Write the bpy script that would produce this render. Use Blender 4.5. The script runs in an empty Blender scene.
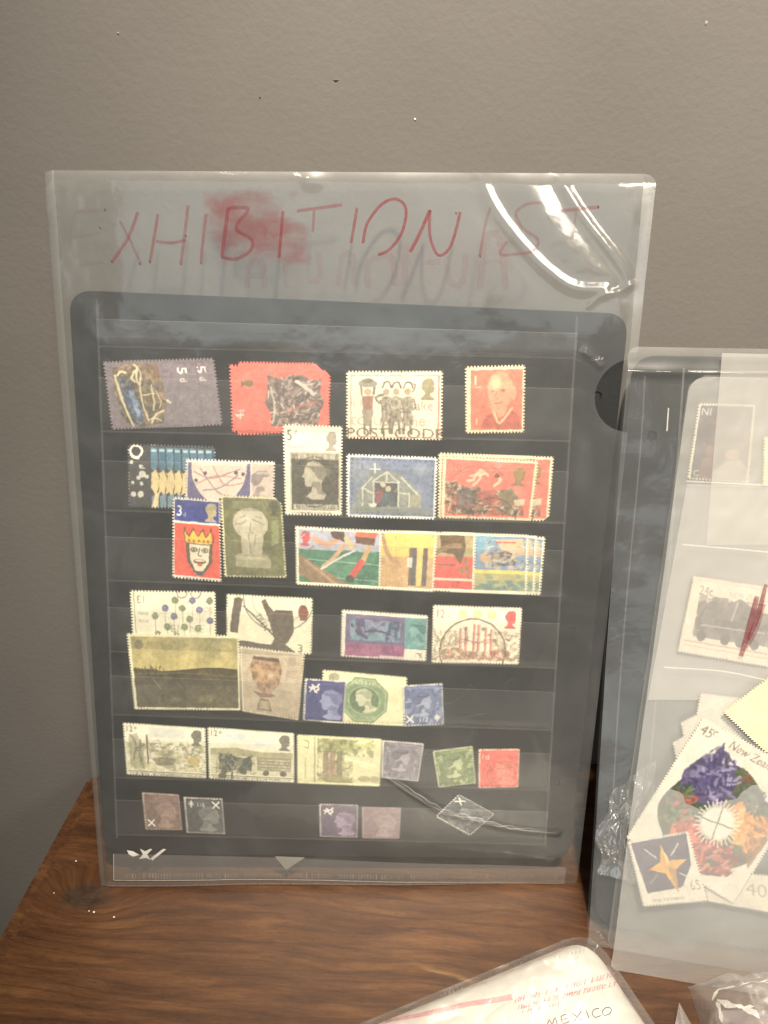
import bpy, bmesh, math, random
import numpy as np
from math import sin, cos, pi, radians
from mathutils import Matrix, Vector

# ------------------------------------------------------------------ camera, world, lamps, exposure
scene = bpy.context.scene
COL = scene.collection
FPX = 961.3247
CAM = np.array([121.18, -315.38, 428.07])                    # millimetres
RW = np.array([[0.999072, -0.03144774, 0.02943079], [0.00795779, -0.53676774, -0.84369252], [0.04232972, 0.84314378, -0.53601936]])
cam_d = bpy.data.cameras.new('camera')
cam = bpy.data.objects.new('camera', cam_d); COL.objects.link(cam)
cam_d.sensor_fit = 'VERTICAL'; cam_d.sensor_height = 24.0
cam_d.lens = FPX / 1024 * 24.0
cam_d.clip_start = 0.01; cam_d.clip_end = 50
r0, r1, r2 = RW
cam.matrix_world = Matrix(((r0[0], -r1[0], -r2[0], CAM[0] / 1000), (r0[1], -r1[1], -r2[1], CAM[1] / 1000),
                           (r0[2], -r1[2], -r2[2], CAM[2] / 1000), (0, 0, 0, 1)))
scene.camera = cam
world = bpy.data.worlds.new('World'); scene.world = world; world.use_nodes = True
bg = world.node_tree.nodes['Background']
bg.inputs[0].default_value = (1.0, 0.93, 0.84, 1); bg.inputs[1].default_value = 0.035

def lamp(name, loc, target, size, power, col, size_y=None):
    l = bpy.data.lights.new(name, 'AREA'); l.shape = 'DISK' if size_y is None else 'RECTANGLE'
    l.size = size
    if size_y: l.size_y = size_y
    l.energy = power; l.color = col
    o = bpy.data.objects.new(name, l); COL.objects.link(o); o.location = loc
    o.rotation_euler = (Vector(target) - Vector(loc)).to_track_quat('-Z', 'Y').to_euler()
    return o
WARM = (1.0, 0.90, 0.76)
def spot(name, loc, target, angle, radius, power, col):
    l = bpy.data.lights.new(name, 'SPOT'); l.spot_size = radians(angle); l.spot_blend = 1.0; l.shadow_soft_size = radius; l.energy = power; l.color = col
    o = bpy.data.objects.new(name, l); COL.objects.link(o); o.location = loc
    o.rotation_euler = (Vector(target) - Vector(loc)).to_track_quat('-Z', 'Y').to_euler(); return o
spot('ceiling_spot', (0.25, -0.50, 1.50), (0.225, 0.06, 0.26), 34, 0.05, 275, (1.0, 0.885, 0.73))
lamp('lamp_behind', (1.10, -2.4, 1.20), (0.2, 0.08, 0.25), 0.36, 9.5, WARM)
lamp('ceiling_lamp', (-0.45, -1.6, 2.0), (0.15, 0.08, 0.2), 0.20, 6, WARM)
lamp('room_light', (0.15, -2.9, 1.0), (0.15, 0.08, 0.25), 1.9, 8.0, (0.80, 0.93, 1.0), 0.9)
vs = scene.view_settings
vs.view_transform = 'Standard'; vs.look = 'None'; vs.exposure = 0.0; vs.gamma = 1.0; vs.use_curve_mapping = False
cy = scene.cycles
cy.transparent_max_bounces = 40; cy.max_bounces = 10; cy.diffuse_bounces = 4; cy.glossy_bounces = 4
cy.use_denoising = True; cy.sample_clamp_indirect = 6.0
cy.caustics_reflective = False; cy.caustics_refractive = False

# ------------------------------------------------------------------ geometry of the photograph
LEAN = radians(14)
M1 = np.array([[1, 0, 0], [0, sin(LEAN), -cos(LEAN)], [0, cos(LEAN), sin(LEAN)]])   # sheet (x, up, towards viewer) -> world, mm
WALL_Y = 85.5
def ray(u, v): return RW.T @ np.array([(u - 384) / FPX, (v - 512) / FPX, 1.0])
def hit(u, v, P0, n):
    d = ray(u, v); n = np.array(n, float)
    return CAM + d * (((np.array(P0, float) - CAM) @ n) / (d @ n))
def on_table(u, v, z=0.0): return hit(u, v, (0, 0, z), (0, 0, 1))
def on_wall(u, v, y=WALL_Y): return hit(u, v, (0, y, 0), (0, 1, 0))
N1 = M1[:, 2]
def sheet(u, v, d=0.0):
    "pixel -> local (x, y) on the leaning sleeve, d mm in front of the stock page"
    return (M1.T @ hit(u, v, N1 * d, N1))[:2]
def w1(x, y, d): return M1 @ np.array([x, y, d])
# second sleeve: bottom edge on the table, top edge on the wall, slightly bowed backwards
TOP2 = 264.0
def g2(x, z):
    w = z / TOP2
    yb = -33 - 0.2 * (x - 241)
    return yb + (WALL_Y - 4 - yb) * w + 13 * np.sin(pi * np.clip(w, 0, 1))
def pt2(u, v, d=0.0):
    r = ray(u, v)
    lo, hi = 100.0, 900.0
    for _ in range(50):
        m = (lo + hi) / 2; P = CAM + r * m
        if P[1] < g2(P[0], P[2]) - d: lo = m
        else: hi = m
    return CAM + r * lo

# ------------------------------------------------------------------ noise, mesh and object helpers
def vnoise(x, y, seed=0):
    x = np.asarray(x, float); y = np.asarray(y, float)
    xi = np.floor(x).astype(np.int64); yi = np.floor(y).astype(np.int64)
    fx = x - xi; fy = y - yi; fx = fx * fx * (3 - 2 * fx); fy = fy * fy * (3 - 2 * fy)
    def h(a, b):
        n = (a * 374761393 + b * 668265263 + seed * 974634541) & 0x7fffffff
        n = ((n ^ (n >> 13)) * 1274126177) & 0x7fffffff
        return ((n ^ (n >> 16)) & 0xffff) / 65535.0
    return (h(xi, yi) * (1 - fx) + h(xi + 1, yi) * fx) * (1 - fy) + (h(xi, yi + 1) * (1 - fx) + h(xi + 1, yi + 1) * fx) * fy
def fbm(x, y, seed=0, o=4):
    s = 0; a = 0.5
    for k in range(o): s = s + a * vnoise(x * 2 ** k, y * 2 ** k, seed + k); a *= 0.5
    return s
def lin(c):
    c = np.asarray(c, float) / 255.0
    return np.where(c <= 0.04045, c / 12.92, ((c + 0.055) / 1.055) ** 2.4)

def thing(name, label, cat, loc=(0, 0, 0), group=None):
    o = bpy.data.objects.new(name, None); COL.objects.link(o)
    o.empty_display_size = 0.02
    o.location = tuple(np.array(loc) / 1000); tag(o, label, cat, group)
    return o
def tag(o, label=None, cat=None, group=None, kind=None):
    if label: o['label'] = label
    if cat: o['category'] = cat
    if group: o['group'] = group
    if kind: o['kind'] = kind
    return o
def origin_of(parent):
    p = np.zeros(3)
    while parent is not None:
        p = p + np.array(parent.location) * 1000; parent = parent.parent
    return p
def mesh_obj(name, V, F, mat, parent=None, smooth=True, colors=None, face_cam=False, origin=None):
    "V in world millimetres"
    V = np.asarray(V, float).reshape(-1, 3)
    F = [list(f) for f in F] if not isinstance(F, np.ndarray) else F
    if parent is not None: org = origin_of(parent)
    else:
        org = np.array(origin, float) if origin is not None else np.array([V[:, 0].mean(), V[:, 1].mean(), V[:, 2].min()])
    if face_cam:
        f = np.array(F[len(F) // 2]); a, b, c = V[f[0]], V[f[1]], V[f[2]]
        if np.cross(b - a, c - a) @ (CAM - a) < 0: F = F[:, ::-1] if isinstance(F, np.ndarray) else [x[::-1] for x in F]
    me = bpy.data.meshes.new(name)
    P = (V - org) / 1000
    if isinstance(F, np.ndarray):
        k = F.shape[1]
        me.vertices.add(len(P)); me.vertices.foreach_set('co', P.ravel())
        me.loops.add(F.size); me.loops.foreach_set('vertex_index', F.ravel().astype(np.int32))
        me.polygons.add(len(F)); me.polygons.foreach_set('loop_start', np.arange(0, F.size, k, dtype=np.int32))
        me.update(calc_edges=True); me.validate()
    else:
        me.from_pydata([tuple(p) for p in P], [], F); me.update()
    if smooth: me.polygons.foreach_set('use_smooth', np.ones(len(me.polygons), bool))
    if colors is not None:
        at = me.color_attributes.new('Col', 'FLOAT_COLOR', 'POINT')
        c = np.ones((len(P), 4)); c[:, :colors.shape[1]] = colors
        at.data.foreach_set('color', c.ravel())
    o = bpy.data.objects.new(name, me); COL.objects.link(o)
    if mat: me.materials.append(mat)
    if parent is not None: o.parent = parent; o.location = (0, 0, 0)
    else: o.location = tuple(org / 1000)
    return o
def grid_faces(ny, nx):
    i = np.arange(ny * nx).reshape(ny, nx)
    return np.stack([i[:-1, :-1], i[:-1, 1:], i[1:, 1:], i[1:, :-1]], -1).reshape(-1, 4)
def grid_obj(name, P, mat, parent=None, colors=None, **k):
    ny, nx = P.shape[:2]
    return mesh_obj(name, P.reshape(-1, 3), grid_faces(ny, nx), mat, parent, colors=None if colors is None else colors.reshape(ny * nx, -1), face_cam=True, **k)
def box_vf(x0, x1, y0, y1, z0, z1):
    V = [(x0, y0, z0), (x1, y0, z0), (x1, y1, z0), (x0, y1, z0), (x0, y0, z1), (x1, y0, z1), (x1, y1, z1), (x0, y1, z1)]
    return V, [(0, 3, 2, 1), (4, 5, 6, 7), (0, 1, 5, 4), (1, 2, 6, 5), (2, 3, 7, 6), (3, 0, 4, 7)]
def ribbon(pts, w, surf, off=0.0):
    "flat stroke following pts (local 2-D), surf(x, y) -> world"
    pts = smooth_line(pts); n = len(pts)
    t = np.gradient(pts, axis=0); t /= np.linalg.norm(t, axis=1)[:, None] + 1e-9
    nn = np.c_[-t[:, 1], t[:, 0]]
    ww = (np.full(n, w) if np.isscalar(w) else np.interp(np.linspace(0, 1, n), np.linspace(0, 1, len(w)), w))[:, None] / 2
    L = pts + nn * ww; Rr = pts - nn * ww
    return np.array([[surf(*a) for a in L], [surf(*a) for a in Rr]])
def smooth_line(pts, step=1.2):
    pts = np.array(pts, float)
    if len(pts) > 2:
        out = []
        for i in range(len(pts) - 1):
            p0 = pts[max(i - 1, 0)]; p1 = pts[i]; p2 = pts[i + 1]; p3 = pts[min(i + 2, len(pts) - 1)]
            n = max(2, int(np.linalg.norm(p2 - p1) / step))
            for t in np.linspace(0, 1, n, endpoint=False):
                out.append(0.5 * ((2 * p1) + (-p0 + p2) * t + (2 * p0 - 5 * p1 + 4 * p2 - p3) * t * t + (-p0 + 3 * p1 - 3 * p2 + p3) * t ** 3))
        out.append(pts[-1]); return np.array(out)
    n = max(3, int(np.linalg.norm(pts[1] - pts[0]) / step))
    return pts[0] + (pts[1] - pts[0]) * np.linspace(0, 1, n)[:, None]
def strokes_obj(name, lines, mat, parent, surf, alpha=None):
    V = []; F = []; A = []
    for i, (pts, w, a) in enumerate(lines):
        R = ribbon(pts, w, surf); n = R.shape[1]; b = sum(len(v) for v in V)
        V.append(R.reshape(-1, 3)); F.append(grid_faces(2, n) + b); A.append(np.full((2 * n, 3), a))
    return mesh_obj(name, np.concatenate(V), np.concatenate(F), mat, parent, colors=np.concatenate(A), face_cam=True)

# ------------------------------------------------------------------ materials
def new_mat(name):
    m = bpy.data.materials.new(name); m.use_nodes = True
    nt = m.node_tree; nt.nodes.clear()
    out = nt.nodes.new('ShaderNodeOutputMaterial')
    return m, nt, out
def N(nt, typ, **k):
    n = nt.nodes.new(typ)
    for a, b in k.items():
        if a.startswith('i_'):
            n.inputs[a[2:].replace('_', ' ')].default_value = b
        else: setattr(n, a, b)
    return n
def noise_node(nt, scale, detail=4, vec=None, rough=0.55, dist=0.0):
    n = N(nt, 'ShaderNodeTexNoise'); n.inputs['Scale'].default_value = scale; n.inputs['Detail'].default_value = detail
    n.inputs['Roughness'].default_value = rough; n.inputs['Distortion'].default_value = dist
    if vec is not None: nt.links.new(vec, n.inputs['Vector'])
    return n
def math_node(nt, op, a, b=None, clamp=False):
    n = N(nt, 'ShaderNodeMath', operation=op, use_clamp=clamp)
    for i, x in enumerate((a, b)):
        if x is None: continue
        if isinstance(x, (int, float)): n.inputs[i].default_value = x
        else: nt.links.new(x, n.inputs[i])
    return n.outputs[0]
def ramp(nt, fac, stops):
    r = N(nt, 'ShaderNodeValToRGB'); els = r.color_ramp.elements
    while len(els) < len(stops): els.new(0.5)
    for e, (p, c) in zip(els, stops): e.position = p; e.color = (*c, 1)
    nt.links.new(fac, r.inputs[0]); return r.outputs[0]
def film(name, haze=0.06, refl=0.06, rough=0.1, tint=(0.97, 0.975, 0.97), bump=0.15, bscale=90.0, haze_col=(0.80, 0.81, 0.80), smudge=0.0, soft=0.45):
    "thin clear or milky plastic: see-through, a little scattering, surface gloss"
    m, nt, out = new_mat(name)
    geo = N(nt, 'ShaderNodeNewGeometry')
    n1 = noise_node(nt, bscale, 3, geo.outputs['Position'])
    bp = N(nt, 'ShaderNodeBump', i_Strength=bump, i_Distance=0.0006)
    nt.links.new(n1.outputs[0], bp.inputs['Height'])
    tr = N(nt, 'ShaderNodeBsdfTransparent', i_Color=(*tint, 1))
    df = N(nt, 'ShaderNodeBsdfDiffuse', i_Color=(*haze_col, 1))
    tl = N(nt, 'ShaderNodeBsdfTranslucent', i_Color=(*haze_col, 1))
    dm = N(nt, 'ShaderNodeMixShader', i_Fac=0.35)
    nt.links.new(df.outputs[0], dm.inputs[1]); nt.links.new(tl.outputs[0], dm.inputs[2])
    m1 = N(nt, 'ShaderNodeMixShader', i_Fac=haze)
    if smudge:
        n2 = noise_node(nt, 28.0, 5, geo.outputs['Position'], 0.65, 0.6)
        v = math_node(nt, 'MULTIPLY', math_node(nt, 'POWER', n2.outputs[0], 3.0), smudge * 6)
        nt.links.new(math_node(nt, 'ADD', v, haze, True), m1.inputs[0])
    nt.links.new(tr.outputs[0], m1.inputs[1]); nt.links.new(dm.outputs[0], m1.inputs[2])
    gl = N(nt, 'ShaderNodeBsdfGlossy', i_Roughness=rough, i_Color=(1, 1, 1, 1))
    nt.links.new(bp.outputs[0], gl.inputs['Normal'])
    lw = N(nt, 'ShaderNodeLayerWeight', i_Blend=0.5); nt.links.new(bp.outputs[0], lw.inputs['Normal'])
    fac = math_node(nt, 'ADD', math_node(nt, 'MULTIPLY', math_node(nt, 'POWER', lw.outputs['Facing'], 5.0), 0.8), refl, True)
    g3 = N(nt, 'ShaderNodeBsdfGlossy', i_Roughness=min(0.6, rough + 0.34), i_Color=(1, 1, 1, 1)); nt.links.new(bp.outputs[0], g3.inputs['Normal'])
    gm = N(nt, 'ShaderNodeMixShader', i_Fac=soft); nt.links.new(gl.outputs[0], gm.inputs[1]); nt.links.new(g3.outputs[0], gm.inputs[2])
    m2 = N(nt, 'ShaderNodeMixShader'); nt.links.new(fac, m2.inputs[0])
    nt.links.new(m1.outputs[0], m2.inputs[1]); nt.links.new(gm.outputs[0], m2.inputs[2])
    nt.links.new(m2.outputs[0], out.inputs[0])
    return m
def plain(name, col, rough=0.5, bump=0.0, bscale=400.0, var=0.0, spec=0.4):
    m, nt, out = new_mat(name)
    p = N(nt, 'ShaderNodeBsdfPrincipled'); p.inputs['Base Color'].default_value = (*col, 1)
    p.inputs['Roughness'].default_value = rough; p.inputs['Specular IOR Level'].default_value = spec
    geo = N(nt, 'ShaderNodeNewGeometry')
    n1 = noise_node(nt, bscale, 5, geo.outputs['Position'])
    if var:
        c = np.array(col)
        nt.links.new(ramp(nt, n1.outputs[0], [(0.3, tuple(c * (1 - var))), (0.7, tuple(np.minimum(c * (1 + var), 1)))]), p.inputs['Base Color'])
    if bump:
        b = N(nt, 'ShaderNodeBump', i_Strength=bump, i_Distance=0.0004); nt.links.new(n1.outputs[0], b.inputs['Height'])
        nt.links.new(b.outputs[0], p.inputs['Normal'])
    nt.links.new(p.outputs[0], out.inputs[0]); return m
def printed(name, rough=0.55, see=False):
    "paper whose flat print is in the mesh colours; see = ink strokes whose red channel is the ink's cover"
    m, nt, out = new_mat(name)
    p = N(nt, 'ShaderNodeBsdfPrincipled', i_Roughness=rough); p.inputs['Specular IOR Level'].default_value = 0.25
    a = N(nt, 'ShaderNodeVertexColor'); a.layer_name = 'Col'
    geo = N(nt, 'ShaderNodeNewGeometry')
    n1 = noise_node(nt, 1500, 2, geo.outputs['Position'])
    b = N(nt, 'ShaderNodeBump', i_Strength=0.12, i_Distance=0.0002); nt.links.new(n1.outputs[0], b.inputs['Height'])
    nt.links.new(b.outputs[0], p.inputs['Normal'])
    nt.links.new(a.outputs[0], p.inputs['Base Color']); nt.links.new(p.outputs[0], out.inputs[0])
    return m
def ink(name, col):
    m, nt, out = new_mat(name)
    p = N(nt, 'ShaderNodeBsdfPrincipled', i_Roughness=0.4); p.inputs['Base Color'].default_value = (*col, 1)
    a = N(nt, 'ShaderNodeVertexColor'); a.layer_name = 'Col'
    geo = N(nt, 'ShaderNodeNewGeometry'); n1 = noise_node(nt, 420, 4, geo.outputs['Position'], 0.7)
    sp = N(nt, 'ShaderNodeSeparateColor'); nt.links.new(a.outputs[0], sp.inputs[0])
    fac = math_node(nt, 'MULTIPLY', sp.outputs[0], math_node(nt, 'ADD', math_node(nt, 'MULTIPLY', n1.outputs[0], 1.3), 0.35), True)
    t = N(nt, 'ShaderNodeBsdfTransparent'); mx = N(nt, 'ShaderNodeMixShader')
    nt.links.new(fac, mx.inputs[0]); nt.links.new(t.outputs[0], mx.inputs[1]); nt.links.new(p.outputs[0], mx.inputs[2])
    nt.links.new(mx.outputs[0], out.inputs[0]); return m

def wall_material():
    m, nt, out = new_mat('painted_plaster')
    p = N(nt, 'ShaderNodeBsdfPrincipled', i_Roughness=0.62); p.inputs['Specular IOR Level'].default_value = 0.3
    geo = N(nt, 'ShaderNodeNewGeometry'); pos = geo.outputs['Position']
    big = noise_node(nt, 6, 4, pos); fine = noise_node(nt, 210, 4, pos, 0.6); orange = noise_node(nt, 420, 2, pos, 0.5)
    nt.links.new(ramp(nt, big.outputs[0], [(0.25, (0.136, 0.127, 0.118)), (0.75, (0.170, 0.159, 0.148))]), p.inputs['Base Color'])
    vo = N(nt, 'ShaderNodeTexVoronoi', i_Scale=150.0); nt.links.new(pos, vo.inputs['Vector'])
    blob = math_node(nt, 'POWER', math_node(nt, 'SUBTRACT', 1.0, vo.outputs['Distance'], True), 6.0)
    h = math_node(nt, 'ADD', math_node(nt, 'MULTIPLY', fine.outputs[0], 1.0), math_node(nt, 'ADD', math_node(nt, 'MULTIPLY', orange.outputs[0], 0.5), math_node(nt, 'MULTIPLY', blob, 0.35)))
    b = N(nt, 'ShaderNodeBump', i_Strength=0.13, i_Distance=0.0008); nt.links.new(h, b.inputs['Height'])
    nt.links.new(b.outputs[0], p.inputs['Normal']); nt.links.new(p.outputs[0], out.inputs[0]); return m
def wood_material():
    m, nt, out = new_mat('oiled_wood')
    p = N(nt, 'ShaderNodeBsdfPrincipled'); p.inputs['Specular IOR Level'].default_value = 0.4
    geo = N(nt, 'ShaderNodeNewGeometry'); pos = geo.outputs['Position']
    # knot: push the grain round a point near the back corner
    kx, ky = on_table(86, 896)[:2] / 1000
    sub = N(nt, 'ShaderNodeVectorMath', operation='SUBTRACT'); nt.links.new(pos, sub.inputs[0]); sub.inputs[1].default_value = (kx, ky, 0)
    sq = N(nt, 'ShaderNodeVectorMath', operation='MULTIPLY'); nt.links.new(sub.outputs[0], sq.inputs[0]); sq.inputs[1].default_value = (0.62, 1, 0)
    ln = N(nt, 'ShaderNodeVectorMath', operation='LENGTH'); nt.links.new(sq.outputs[0], ln.inputs[0])
    kn = math_node(nt, 'POWER', 2.718, math_node(nt, 'MULTIPLY', math_node(nt, 'POWER', math_node(nt, 'DIVIDE', ln.outputs['Value'], 0.016), 2.0), -1.0))
    kno = noise_node(nt, 160, 4, pos)
    kcore = math_node(nt, 'MULTIPLY', math_node(nt, 'SUBTRACT', 1.0, math_node(nt, 'DIVIDE', math_node(nt, 'ADD', ln.outputs['Value'], math_node(nt, 'MULTIPLY', math_node(nt, 'SUBTRACT', kno.outputs[0], 0.5), 0.007)), 0.0095)), 2.2, True)
    sx = N(nt, 'ShaderNodeSeparateXYZ'); nt.links.new(pos, sx.inputs[0])
    lowx = noise_node(nt, 5.5, 2, pos)
    yy = math_node(nt, 'ADD', sx.outputs[1], math_node(nt, 'ADD', math_node(nt, 'MULTIPLY', kn, 0.018), math_node(nt, 'MULTIPLY', lowx.outputs[0], 0.022)))
    yy = math_node(nt, 'ADD', yy, math_node(nt, 'MULTIPLY', sx.outputs[0], 0.10))
    cb = N(nt, 'ShaderNodeCombineXYZ'); nt.links.new(math_node(nt, 'MULTIPLY', sx.outputs[0], 0.13), cb.inputs[0]); nt.links.new(yy, cb.inputs[1])
    nt.links.new(math_node(nt, 'MULTIPLY', sx.outputs[2], 1.0), cb.inputs[2])
    g1 = noise_node(nt, 130, 9, cb.outputs[0], 0.66, 0.25); g2_ = noise_node(nt, 900, 8, cb.outputs[0], 0.8); patch = noise_node(nt, 9, 3, pos)
    f = math_node(nt, 'ADD', math_node(nt, 'MULTIPLY', g1.outputs[0], 0.58), math_node(nt, 'ADD', math_node(nt, 'MULTIPLY', g2_.outputs[0], 0.30), math_node(nt, 'MULTIPLY', patch.outputs[0], 0.18)))
    col = ramp(nt, f, [(0.33, (0.012, 0.0045, 0.0018)), (0.44, (0.036, 0.0140, 0.0050)), (0.56, (0.070, 0.0290, 0.0105)), (0.74, (0.145, 0.070, 0.028))])
    mk = N(nt, 'ShaderNodeMix', data_type='RGBA'); nt.links.new(math_node(nt, 'MULTIPLY', kcore, 0.7, True), mk.inputs[0])
    wob = noise_node(nt, 26, 5, cb.outputs[0], 0.6)
    ringv = math_node(nt, 'SINE', math_node(nt, 'ADD', math_node(nt, 'MULTIPLY', yy, 1000.0), math_node(nt, 'MULTIPLY', wob.outputs[0], 44.0)))
    rl_ = math_node(nt, 'MULTIPLY', math_node(nt, 'POWER', math_node(nt, 'ADD', math_node(nt, 'MULTIPLY', ringv, 0.5), 0.5), 7.0), math_node(nt, 'MULTIPLY', math_node(nt, 'SUBTRACT', patch.outputs[0], 0.25, True), 1.0), True)
    mr = N(nt, 'ShaderNodeMix', data_type='RGBA'); nt.links.new(rl_, mr.inputs[0]); nt.links.new(col, mr.inputs[6]); mr.inputs[7].default_value = (0.015, 0.006, 0.0025, 1)
    pores = noise_node(nt, 2600, 2, cb.outputs[0], 0.6); pm = math_node(nt, 'MULTIPLY', math_node(nt, 'SUBTRACT', pores.outputs[0], 0.60, True), 6.0, True)
    mp = N(nt, 'ShaderNodeMix', data_type='RGBA'); nt.links.new(pm, mp.inputs[0]); nt.links.new(mr.outputs[2], mp.inputs[6]); mp.inputs[7].default_value = (0.008, 0.0035, 0.0015, 1)
    nt.links.new(mp.outputs[2], mk.inputs[6]); nt.links.new(ramp(nt, kno.outputs[0], [(0.35, (0.012, 0.009, 0.007)), (0.65, (0.036, 0.029, 0.022))]), mk.inputs[7])
    # pale splintered streak in the grain
    a = on_table(415, 963)[:2] / 1000; b2 = on_table(500, 992)[:2] / 1000
    dx, dy = (b2 - a); L = math.hypot(dx, dy); dx /= L; dy /= L
    along = math_node(nt, 'ADD', math_node(nt, 'MULTIPLY', math_node(nt, 'SUBTRACT', sx.outputs[0], float(a[0])), dx), math_node(nt, 'MULTIPLY', math_node(nt, 'SUBTRACT', sx.outputs[1], float(a[1])), dy))
    acr = math_node(nt, 'ADD', math_node(nt, 'MULTIPLY', math_node(nt, 'SUBTRACT', sx.outputs[0], float(a[0])), -dy), math_node(nt, 'MULTIPLY', math_node(nt, 'SUBTRACT', sx.outputs[1], float(a[1])), dx))
    acr = math_node(nt, 'ADD', acr, math_node(nt, 'MULTIPLY', math_node(nt, 'SUBTRACT', g1.outputs[0], 0.5), 0.012))
    m_al = math_node(nt, 'SUBTRACT', 1.0, math_node(nt, 'POWER', math_node(nt, 'ABSOLUTE', math_node(nt, 'DIVIDE', math_node(nt, 'SUBTRACT', along, L / 2), L * 0.62)), 2.0), True)
    m_ac = math_node(nt, 'SUBTRACT', 1.0, math_node(nt, 'ABSOLUTE', math_node(nt, 'DIVIDE', acr, 0.0022)), True)
    ms = N(nt, 'ShaderNodeMix', data_type='RGBA'); nt.links.new(math_node(nt, 'MULTIPLY', math_node(nt, 'MULTIPLY', m_al, m_ac), math_node(nt, 'SUBTRACT', math_node(nt, 'MULTIPLY', g2_.outputs[0], 2.2), 0.55), True), ms.inputs[0])
    nt.links.new(mk.outputs[2], ms.inputs[6]); ms.inputs[7].default_value = (0.22, 0.14, 0.055, 1)
    nt.links.new(ms.outputs[2], p.inputs['Base Color'])
    nt.links.new(ramp(nt, g2_.outputs[0], [(0.3, (0.27,) * 3), (0.7, (0.44,) * 3)]), p.inputs['Roughness'])
    b = N(nt, 'ShaderNodeBump', i_Strength=0.5, i_Distance=0.0008); nt.links.new(f, b.inputs['Height'])
    nt.links.new(b.outputs[0], p.inputs['Normal']); nt.links.new(p.outputs[0], out.inputs[0]); return m

MAT_WALL = wall_material(); MAT_WOOD = wood_material()
MAT_STAMP = printed('stamp_paper')
MAT_BLACK = plain('black_card', (0.012, 0.0125, 0.0125), 0.42, 0.1, 700, 0.2, 0.45)
MAT_SLEEVE = film('sleeve_film', haze=0.041, refl=0.075, rough=0.09, smudge=0.025, haze_col=(0.78, 0.82, 0.83))
MAT_SLEEVE_BACK = film('sleeve_back_film', haze=0.01, refl=0.02, rough=0.2)
MAT_STRIP = film('strip_film', haze=0.028, refl=0.055, rough=0.10)
MAT_WELD = film('welded_film', haze=0.09, refl=0.07, rough=0.2)
MAT_MILK = film('milky_film', haze=0.235, refl=0.06, rough=0.22, haze_col=(0.80, 0.79, 0.75), bscale=60)
MAT_MILK2 = film('glassine_film', haze=0.30, refl=0.05, rough=0.3, haze_col=(0.80, 0.78, 0.72), bscale=60)
MAT_CELLO = film('cellophane', haze=0.07, refl=0.15, rough=0.06, bump=0.5, bscale=120)
MAT_BAG = film('bag_film', haze=0.09, refl=0.12, rough=0.07, bump=0.6, bscale=70)
MAT_BAG2 = film('crinkled_bag_film', haze=0.24, refl=0.14, rough=0.10, bump=0.8, bscale=60, haze_col=(0.82, 0.78, 0.76))
MAT_RED = ink('red_marker', (0.155, 0.009, 0.020))
MAT_PINK = ink('pink_print', (0.80, 0.16, 0.24))
MAT_PEN = ink('black_pen', (0.03, 0.03, 0.04))
MAT_PAPER = plain('white_paper', (0.66, 0.63, 0.58), 0.6, 0.9, 90, 0.08)
MAT_CREAM = plain('cream_paper', (0.80, 0.75, 0.58), 0.6, 0.1, 200, 0.03)
MAT_DARK = plain('dark_speck', (0.02, 0.016, 0.012), 0.6)
MAT_FLECK = plain('white_fleck', (0.75, 0.72, 0.66), 0.7)
MAT_NICK = plain('wall_nick', (0.27, 0.25, 0.225), 0.7); MAT_SCUFF = plain('wall_scuff', (0.09, 0.083, 0.075), 0.7)

# ------------------------------------------------------------------ setting: wall, skirting, floor, table
WV, WF = box_vf(-900, 1200, WALL_Y, WALL_Y + 60, -330, 1300)
wall = mesh_obj('wall', WV, WF, MAT_WALL, smooth=False, origin=(150, WALL_Y, -330)); tag(wall, kind='structure')
V, F = box_vf(-900, 1200, -900, WALL_Y - 0.2, -350, -330.2)
fl = mesh_obj('floor', V, F, plain('floor_finish', (0.10, 0.085, 0.07), 0.5, 0.1, 60, 0.15), smooth=False, origin=(150, 0, -350)); tag(fl, kind='structure')
def nick(u, v, r, mat, sx=1.0, name='paint_nick'):
    c = on_wall(u, v)
    V = [(c[0], WALL_Y - 0.5, c[2])]; n = 8
    for k in range(n):
        a = 2 * pi * k / n; rr = r * (0.7 + 0.5 * random.random())
        V.append((c[0] + rr * sx * cos(a), WALL_Y - 0.06, c[2] + rr * sin(a)))
    mesh_obj(name, V, [(0, 1 + k, 1 + (k + 1) % n) for k in range(n)], mat, wall)
random.seed(4)
for u, v, r, mt, s in [(415, 119, 0.45, MAT_FLECK, 1.1), (118, 33, 0.4, MAT_NICK, 1), (706, 23, 0.8, MAT_NICK, 0.7), (336, 80, 0.10, MAT_SCUFF, 12), (260, 97, 0.16, MAT_SCUFF, 2.2)]:
    nick(u, v, r, mt, s)
# table: thick slab with a slanting left end
tb = thing('wooden_table', 'dark oiled wooden table top with a knot and open grain', 'table', (250, -200, -329.9))
poly = [(-27.6, WALL_Y - 1.0), (-46, -10), (-140, -495), (860, -495), (860, WALL_Y - 1.0)]
bm = bmesh.new()
vb = [bm.verts.new((x / 1000, y / 1000, -0.036)) for x, y in poly]
f = bm.faces.new(vb); r = bmesh.ops.extrude_face_region(bm, geom=[f])
for v in r['geom']:
    if isinstance(v, bmesh.types.BMVert): v.co.z = 0.0
bmesh.ops.recalc_face_normals(bm, faces=bm.faces)
le = [e for e in bm.edges if all(v.co.z > -0.001 for v in e.verts) and all(v.co.x < 0 for v in e.verts)]
bmesh.ops.bevel(bm, geom=le, offset=0.010, segments=5, affect='EDGES')
bmesh.ops.bevel(bm, geom=[e for e in bm.edges if e.calc_face_angle(0) > 1.0], offset=0.0035, segments=3, affect='EDGES')
me = bpy.data.meshes.new('table_top'); 
org = origin_of(tb) / 1000
for v in bm.verts: v.co -= Vector(org)
bm.to_mesh(me); bm.free(); me.materials.append(MAT_WOOD)
top = bpy.data.objects.new('table_top', me); COL.objects.link(top); top.parent = tb
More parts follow.
